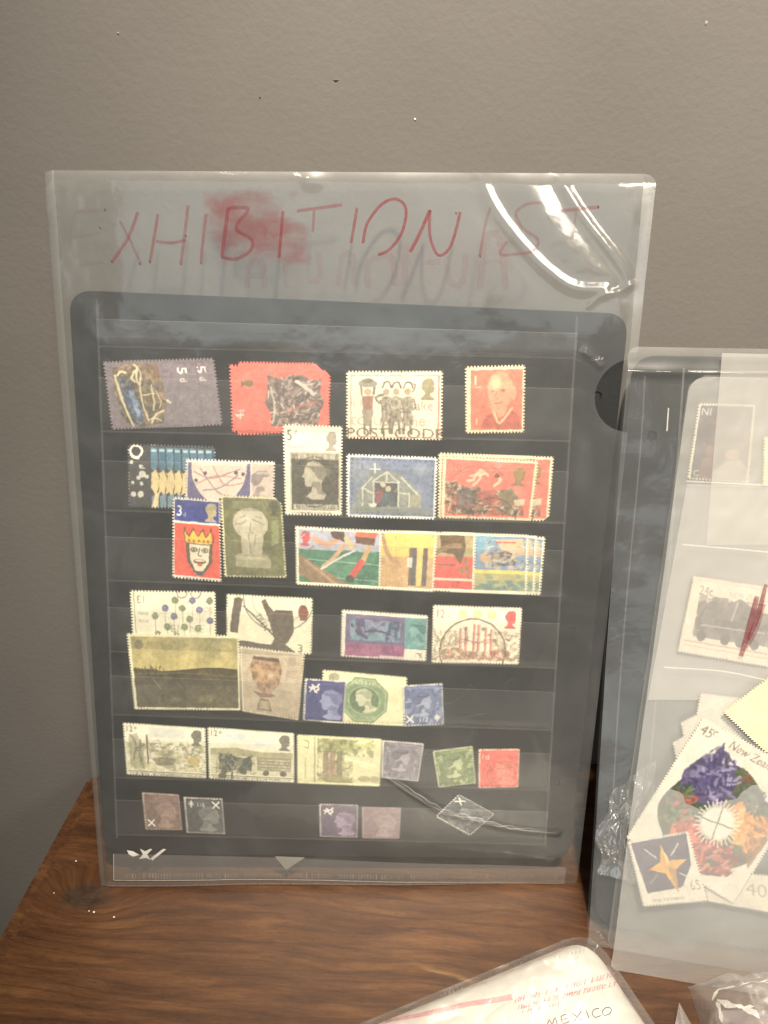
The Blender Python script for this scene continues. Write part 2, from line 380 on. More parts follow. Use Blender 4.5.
for lx, ly in ((-10, 40), (800, 40), (-60, -440), (800, -440)):
    V, F = box_vf(lx, lx + 45, ly - 45, ly, -329.9, -35.5); mesh_obj('leg', V, F, MAT_WOOD, tb, smooth=False)
for u, v, r in ((94, 912, 0.45), (114, 917, 0.4), (89, 911, 0.3), (76, 861, 0.35), (54, 893, 0.25)):
    c = on_table(u, v); V = []; F = []
    for k in range(6):
        a = k * pi / 3; V.append((c[0] + r * cos(a) * 1.2, c[1] + r * sin(a), 0.05))
    V.append((c[0], c[1], 0.05 + r * 0.8)); F = [(k, (k + 1) % 6, 6) for k in range(6)]
    o = mesh_obj('paper_crumb', V, F, MAT_FLECK); tag(o, {94: 'larger white crumb on the wood by the knot', 114: 'white crumb on the wood right of the knot', 89: 'tiny white crumb left of the larger one by the knot', 76: 'tiny white crumb on the table between sleeve and table end', 54: 'smallest white crumb near the dark table edge'}[u], 'crumb', 'crumbs on the table')

# ------------------------------------------------------------------ print shop: drawing the flat print of a stamp as mesh colours
_txt = {}; TONE = [1.0]
def glyphs(s):
    if s in _txt: return _txt[s]
    cu = bpy.data.curves.new('t', 'FONT'); cu.body = s; cu.resolution_u = 3
    ob = bpy.data.objects.new('t', cu); COL.objects.link(ob)
    dg = bpy.context.evaluated_depsgraph_get(); ev = ob.evaluated_get(dg); me = ev.to_mesh()
    me.calc_loop_triangles()
    co = np.array([v.co[:2] for v in me.vertices]); tr = [tuple(t.vertices) for t in me.loop_triangles]
    ev.to_mesh_clear(); bpy.data.objects.remove(ob); bpy.data.curves.remove(cu)
    if len(co): co = (co - co.min(0)) / max(1e-6, (co.max(0) - co.min(0))[1])
    _txt[s] = (co, tr); return _txt[s]
class Canvas:
    R = 6.0                                             # samples per mm
    def __init__(s, w, h, paper=(232, 224, 200)):
        s.w, s.h = w, h; s.nx, s.ny = int(w * s.R), int(h * s.R)
        X, Y = np.meshgrid((np.arange(s.nx) + .5) / s.nx * 100, (np.arange(s.ny) + .5) / s.ny * 100)
        s.X, s.Y = X, Y; s.k = w / h
        s.c = np.ones((s.ny, s.nx, 3)) * np.array(paper, float)
    def put(s, m, col, a=1.0):
        m = (m * a)[..., None]; s.c = s.c * (1 - m) + np.array(col, float) * m
    def rect(s, x0, y0, x1, y1, col, a=1.0): s.put(((s.X > x0) & (s.X < x1) & (s.Y > y0) & (s.Y < y1)).astype(float), col, a)
    def ell(s, cx, cy, rx, ry, col, a=1.0, soft=0.0):
        q = np.sqrt(((s.X - cx) / rx) ** 2 + ((s.Y - cy) / ry) ** 2)
        s.put(np.clip((1 - q) / soft, 0, 1) if soft else (q < 1).astype(float), col, a)
    def ring(s, cx, cy, r, t, col, a=1.0, y=None):
        "circle, r and t in % of the width"
        q = np.hypot(s.X - cx, (s.Y - cy) / s.k)
        s.put((np.abs(q - r) < t / 2).astype(float), col, a)
    def mask(s, pts):
        pts = np.array(pts, float); inside = np.zeros(s.X.shape, bool); n = len(pts)
        for i in range(n):
            x0, y0 = pts[i]; x1, y1 = pts[(i + 1) % n]
            if y0 == y1: continue
            c = (s.Y > min(y0, y1)) & (s.Y <= max(y0, y1))
            inside ^= c & (s.X < (s.Y - y0) / (y1 - y0) * (x1 - x0) + x0)
        return inside.astype(float)
    def poly(s, pts, col, a=1.0): s.put(s.mask(pts), col, a)
    def line(s, pts, w, col, a=1.0):
        "w in % of the width"
        pts = smooth_line(pts, 4.0) if len(pts) > 2 else np.array(pts, float)
        d = np.full(s.X.shape, 1e9)
        for p, q in zip(pts[:-1], pts[1:]):
            ax, ay = p[0], p[1] / s.k; bx, by = q[0], q[1] / s.k
            L = (bx - ax) ** 2 + (by - ay) ** 2 + 1e-9
            t = np.clip(((s.X - ax) * (bx - ax) + (s.Y / s.k - ay) * (by - ay)) / L, 0, 1)
            d = np.minimum(d, np.hypot(s.X - ax - t * (bx - ax), s.Y / s.k - ay - t * (by - ay)))
        s.put(np.clip((w / 2 - d) / 0.3 + 0.5, 0, 1), col, a)
    def text(s, t, x, y, h, col, a=1.0, rot=0.0, sx=1.0, skew=0.0):
        "lower left corner of the word at x, y; h in % of the height; rot in degrees anticlockwise"
        co, tr = glyphs(t); hm = h * s.h / 100; c, si = cos(radians(rot)), sin(radians(rot))
        P = co * hm * np.array([sx, 1]); P[:, 0] += skew * P[:, 1]
        P = np.c_[P[:, 0] * c - P[:, 1] * si, P[:, 0] * si + P[:, 1] * c]
        px = (P[:, 0] / s.w * 100 + x) / 100 * s.nx; py = (y - P[:, 1] / s.h * 100) / 100 * s.ny
        m = np.zeros(s.X.shape)
        for a_, b_, c_ in tr:
            xs = px[[a_, b_, c_]]; ys = py[[a_, b_, c_]]
            x0, x1 = max(0, int(xs.min())), min(s.nx, int(xs.max()) + 2); y0, y1 = max(0, int(ys.min())), min(s.ny, int(ys.max()) + 2)
            if x0 >= x1 or y0 >= y1: continue
            gx, gy = np.meshgrid(np.arange(x0, x1) + .5, np.arange(y0, y1) + .5)
            e = [(xs[(i + 1) % 3] - xs[i]) * (gy - ys[i]) - (ys[(i + 1) % 3] - ys[i]) * (gx - xs[i]) for i in range(3)]
            ins = ((e[0] >= 0) & (e[1] >= 0) & (e[2] >= 0)) | ((e[0] <= 0) & (e[1] <= 0) & (e[2] <= 0))
            m[y0:y1, x0:x1] = np.maximum(m[y0:y1, x0:x1], ins)
        s.put(m, col, a)
    def mottle(s, m, cols, scale, seed, a=1.0, sharp=3.0):
        "patches of several colours within mask m"
        for i, col in enumerate(cols):
            n = fbm(s.X * s.w / 100 / scale + 7.3 * i, s.Y * s.h / 100 / scale, seed + 11 * i)
            s.put(m * np.clip((n - 0.5) * sharp * 4 + 0.1, 0, 1), col, a)
    def full(s, x0=0, y0=0, x1=100, y1=100): return ((s.X > x0) & (s.X < x1) & (s.Y > y0) & (s.Y < y1)).astype(float)
    def head(s, x, y, h, col, a=1.0, flip=False, rot=0):
        "crowned head silhouette with neck, x, y centre, h in % of height"
        P = np.array([(-.16, -.5), (.05, -.52), (.22, -.44), (.32, -.25), (.30, -.05), (.20, .08), (.16, .2), (.22, .33), (.36, .42), (.30, .5), (-.28, .5),
                      (-.30, .42), (-.12, .33), (-.10, .2), (-.22, .18), (-.27, .1), (-.25, .02), (-.33, -.03), (-.27, -.14), (-.30, -.3), (-.26, -.42)])
        if flip: P[:, 0] *= -1
        c, si = cos(radians(rot)), sin(radians(rot)); P = np.c_[P[:, 0] * c - P[:, 1] * si, P[:, 0] * si + P[:, 1] * c]
        hm = h * s.h / 100
        s.poly(np.c_[x + P[:, 0] * hm / s.w * 100, y + P[:, 1] * hm / s.h * 100], col, a)
    def profile(s, x, y, h, light, mid, dark, flip=False, rot=0):
        "shaded classical profile bust facing left, softly modelled with three tones"
        P = np.array([(-.02, -.5), (.18, -.46), (.33, -.33), (.36, -.15), (.28, .0), (.22, .12), (.25, .26), (.38, .38), (.30, .5), (-.05, .5), (-.22, .42), (-.06, .3),
                      (-.05, .17), (-.2, .17), (-.26, .1), (-.24, .04), (-.27, .0), (-.25, -.04), (-.34, -.08), (-.26, -.2), (-.25, -.32), (-.17, -.44)])
        H_ = np.array([(-.12, -.49), (.18, -.46), (.35, -.33), (.37, -.13), (.26, .02), (.15, -.02), (.06, -.12), (-.02, -.26), (-.22, -.34)])
        T = np.array([(-.14, -.47), (.2, -.43), (.22, -.37), (-.18, -.38)])
        S = np.array([(.0, .02), (.2, .05), (.2, .12), (.25, .26), (.36, .38), (.1, .36), (.08, .2), (-.08, .17)])
        hm = h * s.h / 100
        for Q, col, a in ((P, light, 1), (H_, mid, .8), (S, mid, .7), (T, light, .7)):
            Q = Q.copy()
            if flip: Q[:, 0] *= -1
            c, si = cos(radians(rot)), sin(radians(rot)); Q = np.c_[Q[:, 0] * c - Q[:, 1] * si, Q[:, 0] * si + Q[:, 1] * c]
            s.poly(np.c_[x + Q[:, 0] * hm / s.w * 100, y + Q[:, 1] * hm / s.h * 100], col, a)
    def hatch(s, m, n, cols, L, w, seed, a=.8, ang=None):
        "n short pen strokes of mixed colours inside mask m: engraved figures, leaves, petals"
        r = np.random.default_rng(seed); ys, xs = np.nonzero(m > .5)
        if not len(xs): return
        for k in range(n):
            q = r.integers(len(xs)); x, y = s.X[ys[q], xs[q]], s.Y[ys[q], xs[q]]; t = r.uniform(0, pi) if ang is None else radians(ang) + r.normal(0, .35); l = L * r.uniform(.5, 1.3)
            s.line([(x - l * cos(t), y - l * sin(t) * s.k), (x + l * cos(t), y + l * sin(t) * s.k)], w * r.uniform(.5, 1.3), cols[r.integers(len(cols))], a)
    def postmark(s, cx, cy, r, col=(60, 55, 50), a=0.55, inner=True):
        s.ring(cx, cy, r, 1.6, col, a)
        if inner: s.ring(cx, cy, r * .62, 1.2, col, a * .7)
    def sample(s, fx, fy):
        c = s.c.copy()
        for sh_ in (1,):
            c = (c + np.roll(c, sh_, 0) + np.roll(c, -sh_, 0) + np.roll(c, sh_, 1) + np.roll(c, -sh_, 1)) / 5
        xm, ym = s.X * s.w / 100, s.Y * s.h / 100
        g = 0.09 * (vnoise(xm / .45, ym / .45, 5) - .5) + 0.12 * (fbm(xm / 4, ym / 4, 8) - .47)
        dk = np.clip(1.15 - c.mean(-1) / 215, 0, 1) * (0.42 * (fbm(xm / 1.6, ym / 1.6, 14, 3) - .44) + 0.22 * (vnoise(xm / .5, ym / .5, 19) - .5))
        wx = 2.2 * (fbm(xm / 1.6, ym / 1.6, 3, 2) - .38) * s.R * 0.08; wy = 2.2 * (fbm(xm / 1.6 + 40, ym / 1.6, 6, 2) - .38) * s.R * 0.08
        jx = np.clip(np.arange(s.nx)[None, :] + wx, 0, s.nx - 1).astype(int); jy = np.clip(np.arange(s.ny)[:, None] + wy, 0, s.ny - 1).astype(int)
        c = c[jy, jx]
        c = c * (1 + g[..., None] + 1.2 * dk[..., None]); lum = c.mean(-1, keepdims=True)
        c = lum + (c - lum) * 0.95; c = c * 0.88 * TONE[0] + np.array([236, 220, 196]) * 0.12 * TONE[0]
        c = (c + np.roll(c, 1, 0) + np.roll(c, 1, 1) + np.roll(np.roll(c, 1, 0), 1, 1)) / 4
        ix = np.clip((fx * s.nx).astype(int), 0, s.nx - 1); iy = np.clip((fy * s.ny).astype(int), 0, s.ny - 1)
        return lin(np.clip(c[iy][:, ix], 0, 255))
STAMPS = []
def stamp(corners, cv, label, layer=0, surf=None, group=None, bow=0.25, seed=0, perf=1.45, clip=None, res=0.32):
    "corners: TL TR BR BL in pixels; surf(u, v, d) -> world mm"
    d = 0.45 + 0.28 * layer
    Q = [np.array(surf(u, v, d)) for u, v in corners]
    Wm = (np.linalg.norm(Q[1] - Q[0]) + np.linalg.norm(Q[2] - Q[3])) / 2; Hm = (np.linalg.norm(Q[3] - Q[0]) + np.linalg.norm(Q[2] - Q[1])) / 2
    def axis(L):
        n = max(8, int(round(L / perf)) * 5 - 4); return np.r_[0, np.linspace(1.0, L - 1.0, n), L] / L
    ax, ay = axis(Wm), axis(Hm)
    fx = np.tile(ax, (len(ay), 1)); fy = np.tile(ay[:, None], (1, len(ax)))
    px_, py_ = fx.copy(), fy.copy()
    def tooth(t, L):
        n = max(4, round(L / perf)); return 0.85 * np.clip(0.5 - 1.1 * np.cos(2 * pi * t * n), 0, 1) * (0.75 + 0.5 * vnoise(t * n * 1.7, 0 * t + seed, 5 + seed))
    py_[0] += tooth(ax, Wm) / Hm; py_[-1] -= tooth(ax, Wm) / Hm
    px_[:, 0] += tooth(ay, Hm) / Wm; px_[:, -1] -= tooth(ay, Hm) / Wm
    if clip:                                                   # torn corner: (corner, size mm)
        k, sz = clip
        cx = px_ * Wm if k in (0, 3) else (1 - px_) * Wm; cyy = py_ * Hm if k in (0, 1) else (1 - py_) * Hm
        m = cx + cyy < sz
        sh = (sz - cx - cyy) / 2
        px_ = np.where(m, px_ + (sh if k in (0, 3) else -sh) / Wm, px_); py_ = np.where(m, py_ + (sh if k in (0, 1) else -sh) / Hm, py_)
    nrm = np.cross(Q[1] - Q[0], Q[3] - Q[0]); nrm /= np.linalg.norm(nrm)
    if nrm @ (CAM - Q[0]) < 0: nrm = -nrm
    P = ((1 - px_) * (1 - py_))[..., None] * Q[0] + (px_ * (1 - py_))[..., None] * Q[1] + (px_ * py_)[..., None] * Q[2] + ((1 - px_) * py_)[..., None] * Q[3]
    lift = bow * (1.6 * (vnoise(px_ * 1.5 + seed, py_ * 1.5, 31 + seed) - 0.5)) * 0.4
    P = P + lift[..., None] * nrm
    C = cv.sample(ax, ay)
    o = grid_obj('postage_stamp', P, MAT_STAMP, None, C)
    tag(o, label, 'stamp', group); STAMPS.append(o)
    return o
# ------------------------------------------------------------------ first sleeve: clear front and back film, leaning on the wall
def sh(u, v, d=3.0): return np.array(sheet(u, v, d))
TL, TR, BR, BL = sh(42, 170), sh(657, 174), sh(577.5, 879.5), sh(99.5, 889)
BL[1] = 0.5; BR[1] = 0.5
def bil(s, t, q): return ((1 - s) * (1 - t))[..., None] * q[3] + (s * (1 - t))[..., None] * q[2] + (s * t)[..., None] * q[1] + ((1 - s) * t)[..., None] * q[0]
CREASES = [  # pixels, height mm, half width mm
    ([(479, 166), (484, 188), (500, 217), (524, 247), (549, 272), (574, 288), (604, 290)], 0.56, 3.1),
    ([(557, 174), (574, 203), (592, 228), (612, 253), (625, 272), (628, 284)], 0.41, 2.3),
    ([(588, 306), (600, 297), (617, 292), (634, 284)], 0.3, 1.3),
    ([(346, 762), (372, 768), (394, 780), (424, 800), (446, 812), (470, 818), (510, 828), (556, 833)], 0.75, 1.9),
    ([(444, 704), (462, 697), (470, 684), (476, 693)], 0.5, 0.7), ([(512, 678), (505, 684), (508, 694), (516, 700)], 0.45, 0.6),
    ([(458, 718), (488, 713)], 0.45, 0.6), ([(470, 722), (472, 733), (466, 740)], 0.45, 0.6),
    ([(556, 724), (552, 742)], 0.4, 0.5),
    ([(584, 352), (592, 358), (600, 366)], 0.6, 1.2), ([(165, 204), (173, 211)], 0.4, 0.6), ([(500, 470), (540, 530)], 0.5, 3.5), ([(560, 600), (530, 690), (548, 760)], 0.6, 4.0),
    ([(120, 640), (150, 760)], 0.35, 3.0), ([(110, 862), (120, 864)], 0.5, 1.0)]
CREASES = [(smooth_line([sh(*p) for p in pts], 3.0), a * (0.3 if w < 1.2 else 1.0), w) for pts, a, w in CREASES]
def seg_dist(x, y, pts):
    d = np.full(np.shape(x), 1e9)
    for p, q in zip(pts[:-1], pts[1:]):
        e = q - p; L = e @ e + 1e-9
        t = np.clip(((x - p[0]) * e[0] + (y - p[1]) * e[1]) / L, 0, 1)
        d = np.minimum(d, np.hypot(x - p[0] - t * e[0], y - p[1] - t * e[1]))
    return d
def front_d(x, y):
    x = np.asarray(x, float); y = np.asarray(y, float)
    d = 3.1 + 2.6 * (fbm(x / 75, y / 110, 3, 2) - 0.38) + 0.8 * (fbm(x / 34, y / 60, 23, 2) - 0.38) + 0.35 * (fbm(x / 14, y / 19, 9, 3) - 0.4)
    hx, hy = sh(312, 180); d = d + 0.85 * np.exp(-(((x - hx) / 5.0) ** 2 + ((y - hy) / 3.6) ** 2))
    near = np.exp(-(np.minimum(seg_dist(x, y, CREASES[0][0]), seg_dist(x, y, CREASES[1][0])) / 9) ** 2) + 0.9 * np.exp(-(seg_dist(x, y, CREASES[3][0]) / 7) ** 2)
    d = d + near * (2.95 - d)
    for pts, a, w in CREASES: d = d + a * np.exp(-(seg_dist(x, y, pts) / w) ** 2)
    topy = TL[1] + (TR[1] - TL[1]) * x / 246
    k = np.clip(1 - (topy - y) / 5.0, 0, 1.3); d = d - 0.9 * k * k * (0.85 + 0.5 * (vnoise(x / 25, 0 * x, 77) - 0.5))
    lx = np.clip(1 - x / 5.0, 0, 1); d = d - 2.0 * lx * lx
    b = np.clip(1 - y / 9.0, 0, 1); d = d - 2.2 * b * b
    return np.maximum(d, 0.15)
NOTCH_C = (sh(636, 358) + sh(628, 432)) / 2; NOTCH_R = np.linalg.norm(sh(636, 358) - sh(628, 432)) / 2
def sleeve_grid(nx, ny, dfun, notch):
    S_, T_ = np.meshgrid(np.linspace(0, 1, nx), np.linspace(0, 1, ny))
    P = bil(S_, T_, [TL, TR, BR, BL])
    y = P[:, -1, 1]; xr = P[:, -1, 0].copy(); xl = P[:, 0, 0].copy()
    if notch:
        h = NOTCH_R ** 2 - (y - NOTCH_C[1]) ** 2; xr = np.where(h > 0, xr - np.sqrt(np.maximum(h, 0)), xr)
    rr = 5.0; yt = TR[1]; q = np.clip((y - (yt - rr)) / rr, 0, 1); xr = xr - rr * (1 - np.sqrt(1 - q * q + 1e-9))
    rl = 3.5; q = np.clip((y - (TL[1] - rl)) / rl, 0, 1); xl = xl + q * rl
    x = xl[:, None] + (xr - xl)[:, None] * S_
    D = dfun(x, P[..., 1])
    return (np.stack([x, P[..., 1], D], -1) @ M1.T)
sleeve = thing('plastic_sleeve', 'clear plastic sleeve with red handwriting and creases, holding the stock page of many stamps', 'plastic sleeve', (123, 0, 0.3))
grid_obj('front_sheet', sleeve_grid(360, 500, front_d, True), MAT_SLEEVE, sleeve)
grid_obj('back_sheet', sleeve_grid(30, 40, lambda x, y: 0 * x - 1.3, False), MAT_SLEEVE_BACK, sleeve)
def surf_front(x, y): return w1(x, y, float(front_d(x, y)) + 0.12)
# welds: folded left side and bottom seam
def band(name, quad, d, mat, parent, n=(24, 8), surf=None):
    Q = [np.array(q) for q in quad]
    S_, T_ = np.meshgrid(np.linspace(0, 1, n[0]), np.linspace(0, 1, n[1]))
    P = bil(S_, T_, Q)
    if surf == 'front': D = front_d(P[..., 0], P[..., 1]) + d
    else: D = 0 * S_ + d
    return grid_obj(name, np.stack([P[..., 0], P[..., 1], D], -1) @ M1.T, mat, parent)
band('side_weld', [sh(44, 172), sh(53, 170), sh(104.5, 885), sh(100.2, 886)], 0.18, MAT_WELD, sleeve, (5, 120), 'front')
band('side_weld', [sh(643, 182), sh(654.5, 190), sh(637.5, 352), sh(629, 352)], 0.18, MAT_WELD, sleeve, (5, 40), 'front')
bw = thing('bottom_seam', None, None); bw.parent = sleeve; bw.location = (0, 0, 0)
def fixb(q): q = np.array(q); q[1] = max(q[1], 0.6); return q
band('seam_band', [fixb(sh(114, 853)), fixb(sh(566, 867)), fixb(sh(564.5, 885)), fixb(sh(114, 879.5))], 0.2, film('seam_film', haze=0.10, refl=0.08, rough=0.2), bw, (90, 8), 'front')
band('seam_band', [fixb(sh(101, 882)), fixb(sh(565, 880)), fixb(sh(565, 890)), fixb(sh(101, 889))], 0.35, MAT_WELD, bw, (90, 4), 'front')
lines = []
random.seed(2)
for k in range(150):
    u = 124 + k * 2.9; v = 872.5 + (u - 124) * 0.004
    if random.random() < 0.12: continue
    p = fixb(sh(u, v)); q = fixb(sh(u, v + random.uniform(4, 6.0))); lines.append(([p, q], random.uniform(.25, .5), random.uniform(.05, .22)))
MAT_TICK = ink('weld_and_glint_marks', (0.75, 0.74, 0.70))  # pale ink for welds and edges, and for painted glints
strokes_obj('weld_ticks', lines, MAT_TICK, bw, lambda x, y: w1(x, y, float(front_d(x, y)) + 0.5))['kind'] = 'stuff'
lines = [([fixb(sh(114, 879.6)), fixb(sh(340, 880.5)), fixb(sh(564, 885))], 0.35, 0.55), ([fixb(sh(114, 853)), fixb(sh(114, 879.6))], 0.3, 0.4), ([fixb(sh(101, 886.5)), fixb(sh(350, 885)), fixb(sh(566, 888))], 0.3, 0.35)]
strokes_obj('weld_line', lines, MAT_TICK, bw, lambda x, y: w1(x, y, float(front_d(x, y)) + 0.6))
for pts, a_, w_ in CREASES[:9]:        # lamp glints painted as pale lines along the small creases
    if w_ < 1.2: strokes_obj('painted_glint', [(pts, [0.1, 0.5 * w_, 0.35 * w_, 0.6 * w_, 0.1], min(0.3, 0.35 * a_))], MAT_TICK, sleeve, lambda x, y: w1(x, y, float(front_d(x, y)) + 0.1))
for k_ in range(4):  # lamp streak of the lower crease, painted as whitish lines
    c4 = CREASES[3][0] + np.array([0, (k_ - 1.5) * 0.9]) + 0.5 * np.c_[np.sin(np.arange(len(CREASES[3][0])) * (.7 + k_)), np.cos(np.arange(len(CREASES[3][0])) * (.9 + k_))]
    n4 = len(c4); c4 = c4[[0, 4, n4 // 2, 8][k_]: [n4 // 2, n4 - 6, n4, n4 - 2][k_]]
    strokes_obj('painted_glint', [(c4, [0.05, 0.5, 0.2, 0.6, 0.3, 0.05], .24)], MAT_TICK, sleeve, lambda x, y: w1(x, y, float(front_d(x, y)) + 0.1))
# red felt-pen writing: EXHIBITIONIST, half rubbed off, and its ghost underneath, a shadow painted in faint ink
PEN = [
    ([(74, 212), (106, 210)], 1.4, .10), ([(72, 238), (100, 233)], 1.2, .07), ([(75, 266), (104, 262)], 1.2, .10), ([(74, 212), (70, 240), (76, 266)], 1.2, .04),
    ([(120, 221), (130, 240), (141, 264)], 1.1, .30), ([(138, 212), (128, 238), (112, 262)], 1.3, .45),
    ([(158, 214), (154, 238), (150, 262)], 1.2, .48), ([(156, 241), (170, 243), (186, 240)], 1.2, .42), ([(188, 205), (185, 232), (181, 263)], 1.3, .42),
    ([(206, 214), (203, 240), (201, 262)], 1.3, .42), ([(228, 208), (225, 232), (222, 256)], 1.5, .6),
    ([(228, 208), (248, 209), (236, 228), (252, 240), (250, 251), (236, 259), (222, 257)], 1.4, .5),
    ([(283, 211), (281, 235), (279, 258)], 1.2, .62), ([(297, 211), (318, 208), (342, 205)], 1.2, .5), ([(314, 210), (313, 232)], 1.1, .4),
    ([(357, 208), (354, 226), (351, 243)], 1.2, .62), ([(363, 243), (367, 224), (381, 205), (396, 199), (406, 209), (402, 232), (390, 249), (378, 255)], 1.2, .75),
    ([(410, 252), (419, 235), (430, 210)], 1.4, .75), ([(430, 210), (430, 236), (438, 255), (449, 249), (456, 230), (460, 212)], 1.2, .68),
    ([(490, 208), (484, 230), (480, 256)], 1.2, .28), ([(541, 203), (527, 204), (516, 213), (522, 227), (538, 240), (532, 251), (516, 254), (500, 254), (507, 241)], 1.2, .34),
    ([(560, 211), (580, 209), (599, 207)], 1.4, .38), ([(576, 212), (574, 228), (571, 244)], 1.0, .2)]
GHOST = [([(247, 288), (250, 264), (262, 262), (265, 288)], 2.4, .14), ([(248, 276), (264, 276)], 2, .1), ([(286, 264), (286, 288)], 2.2, .12), ([(318, 252), (320, 278), (308, 281)], 2.4, .14),
         ([(338, 286), (342, 258), (352, 255), (354, 285)], 2.4, .12), ([(368, 288), (369, 262), (392, 258), (394, 286)], 2.6, .15), ([(405, 244), (405, 286)], 2.8, .13), ([(426, 263), (440, 262)], 2.4, .14),
         ([(447, 256), (450, 282), (462, 282), (466, 254)], 2.6, .13), ([(480, 290), (485, 240), (499, 238), (506, 290)], 2.8, .16), ([(484, 262), (503, 262)], 2.2, .1)]
pen = [([sh(*p) for p in pts], w, a) for pts, w, a in [(p_, w_, a_ * .75) for p_, w_, a_ in PEN] + [(p_, w_, a_ * .5) for p_, w_, a_ in GHOST]]
strokes_obj('red_writing_and_shadow', pen, MAT_RED, sleeve, surf_front)
dots = [(112, 262), (140, 264), (150, 262), (181, 264), (201, 263), (222, 257), (186, 236), (105, 210), (100, 228), (598, 207), (480, 256), (456, 213)]
for u, v in dots: strokes_obj('pen_dot', [([sh(u - .8, v - 1), sh(u + .8, v + 1)], 0.6, .6) ], MAT_PEN, sleeve, lambda x, y: w1(x, y, float(front_d(x, y)) + 0.2))
cx_, cy_ = sh(258, 228); S_, T_ = np.meshgrid(np.linspace(-1, 1, 60), np.linspace(-1, 1, 44))
px_ = cx_ + S_ * 23; py_ = cy_ + T_ * 16 + S_ * 0.5
a = np.clip((1.35 - np.maximum(abs(S_ + .25 * T_), abs(T_) * 1.15) * 1.2 - 2.6 * (fbm(S_ * 1.6 + 5, T_ * 2.4 + 2, 8) - 0.35)) * 1.1, 0, 1) * 0.36
a = a * (0.55 + 0.9 * np.clip(fbm(S_ * 2.2 + 9, T_ * 1.6, 15), 0, 1)) * np.clip((1 - np.maximum(abs(S_), abs(T_))) * 5, 0, 1)
grid_obj('ink_smudge', np.stack([px_, py_, front_d(px_, py_) + 0.08], -1) @ M1.T, MAT_RED, sleeve, np.repeat(a[..., None], 3, -1))
px_ = sh(440, 262)[0] + S_ * 40; py_ = sh(440, 262)[1] + T_ * 17
a = np.clip(1 - np.hypot(S_, T_) ** 2 - 0.5 * (fbm(S_ * 3 + 1, T_ * 3, 4) - 0.3), 0, 1) * 0.05
grid_obj('ink_smudge', np.stack([px_, py_, front_d(px_, py_) + 0.06], -1) @ M1.T, MAT_RED, sleeve, np.repeat(a[..., None], 3, -1))

# ------------------------------------------------------------------ stock page: black card with seven clear strips
def rounded_card(name, corners, r, holes, hr, thick, mat, parent, to_world, cuts=()):
    "corners TL TR BR BL in 2-D mm; to_world(x, y, d)"
    c = [np.array(p, float) for p in corners]; out = []
    for i in range(4):
        p, a, b = c[i], c[i - 1], c[(i + 1) % 4]
        da = (a - p) / np.linalg.norm(a - p); db = (b - p) / np.linalg.norm(b - p)
        for t in np.linspace(0, 1, 9):
            out.append(p + da * r * (1 - t) ** 2 + db * r * t ** 2)
    bm = bmesh.new()
    def loop(pts):
        vs = [bm.verts.new((p[0], p[1], 0)) for p in pts]; return [bm.edges.new((vs[i], vs[(i + 1) % len(vs)])) for i in range(len(vs))]
    ed = loop(out)
    for h in holes: ed += loop([np.array(h) + hr * np.array([cos(k * pi / 12), sin(k * pi / 12)]) for k in range(24)])
    bmesh.ops.triangle_fill(bm, use_beauty=True, use_dissolve=False, edges=ed)
    for yc in cuts: bmesh.ops.bisect_plane(bm, geom=bm.verts[:] + bm.edges[:] + bm.faces[:], plane_co=(0, yc, 0), plane_no=(0, 1, 0))
    bmesh.ops.recalc_face_normals(bm, faces=bm.faces)
    if bm.faces and sum(f.normal.z for f in bm.faces) < 0: bmesh.ops.reverse_faces(bm, faces=bm.faces)
    r_ = bmesh.ops.extrude_face_region(bm, geom=list(bm.faces))
    for v in r_['geom']:
        if isinstance(v, bmesh.types.BMVert): v.co.z = -thick
    bmesh.ops.recalc_face_normals(bm, faces=bm.faces)
    bm.verts.index_update()
    V = [to_world(v.co.x, v.co.y, v.co.z) for v in bm.verts]; F = [[v.index for v in f.verts] for f in bm.faces]
    bm.free()
    return mesh_obj(name, V, F, mat, parent, smooth=False)
s0 = lambda u, v: sh(u, v, 0.0)
page = thing('stock_page', 'black stock page with clear strips and punched margin inside the handwritten sleeve', 'stock page', w1(125, 18, 0))
rounded_card('backing_card', [s0(68.5, 290), s0(629, 314), s0(569, 859), s0(104.5, 853)], 10.0, [s0(597, 396), s0(571, 631), s0(556, 782)], 2.1, 0.7, MAT_BLACK, page, w1)
rounded_card('hole_light_block', [s0(72, 296), s0(624, 320), s0(566, 852), s0(107, 847)], 9.0, [], 0, 0.25, MAT_BLACK, page, lambda x, y, d: w1(x, y, d - 0.8))  # added black sheet that keeps light from showing through the punched holes
ROWS = [(346, 358), (431, 441), (510, 523), (580, 596), (651, 668), (714, 730), (777, 790), (834, 844)]
def lr(v): t = (v - 316) / 522; return 97 + 20 * t
def rr_(v): t = (v - 330) / 515; return 577 - 32 * t
prev = (296, 312)
for i, (yl, yr) in enumerate(ROWS):
    f_ = 0.64 if i else 0.55
    tl, tr_ = yl - (yl - prev[0]) * f_, yr - (yr - prev[1]) * f_
    q = [s0(lr(tl), tl), s0(rr_(tr_), tr_), s0(rr_(yr), yr), s0(lr(yl), yl)]
    S_, T_ = np.meshgrid(np.linspace(0, 1, 70), np.linspace(0, 1, 12))
    P = bil(S_, T_, q)
    D = 0.25 + 1.55 * np.clip(T_ * 5, 0, 1) ** .6 + 0.25 * (fbm(P[..., 0] / 18, P[..., 1] / 9, 40 + i, 2) - 0.4) * T_
    st_ = grid_obj('strip', np.stack([P[..., 0], P[..., 1], D], -1) @ M1.T, MAT_STRIP, page)
    wl = strokes_obj('strip_weld', [([q[3], q[2]], 0.8, .05)], MAT_TICK, st_, lambda x, y: w1(x, y, 0.42))
    strokes_obj('strip_edge', [([q[0], q[1]], 0.35, .07)], MAT_TICK, st_, lambda x, y: w1(x, y, 2.02))
    prev = (yl, yr)
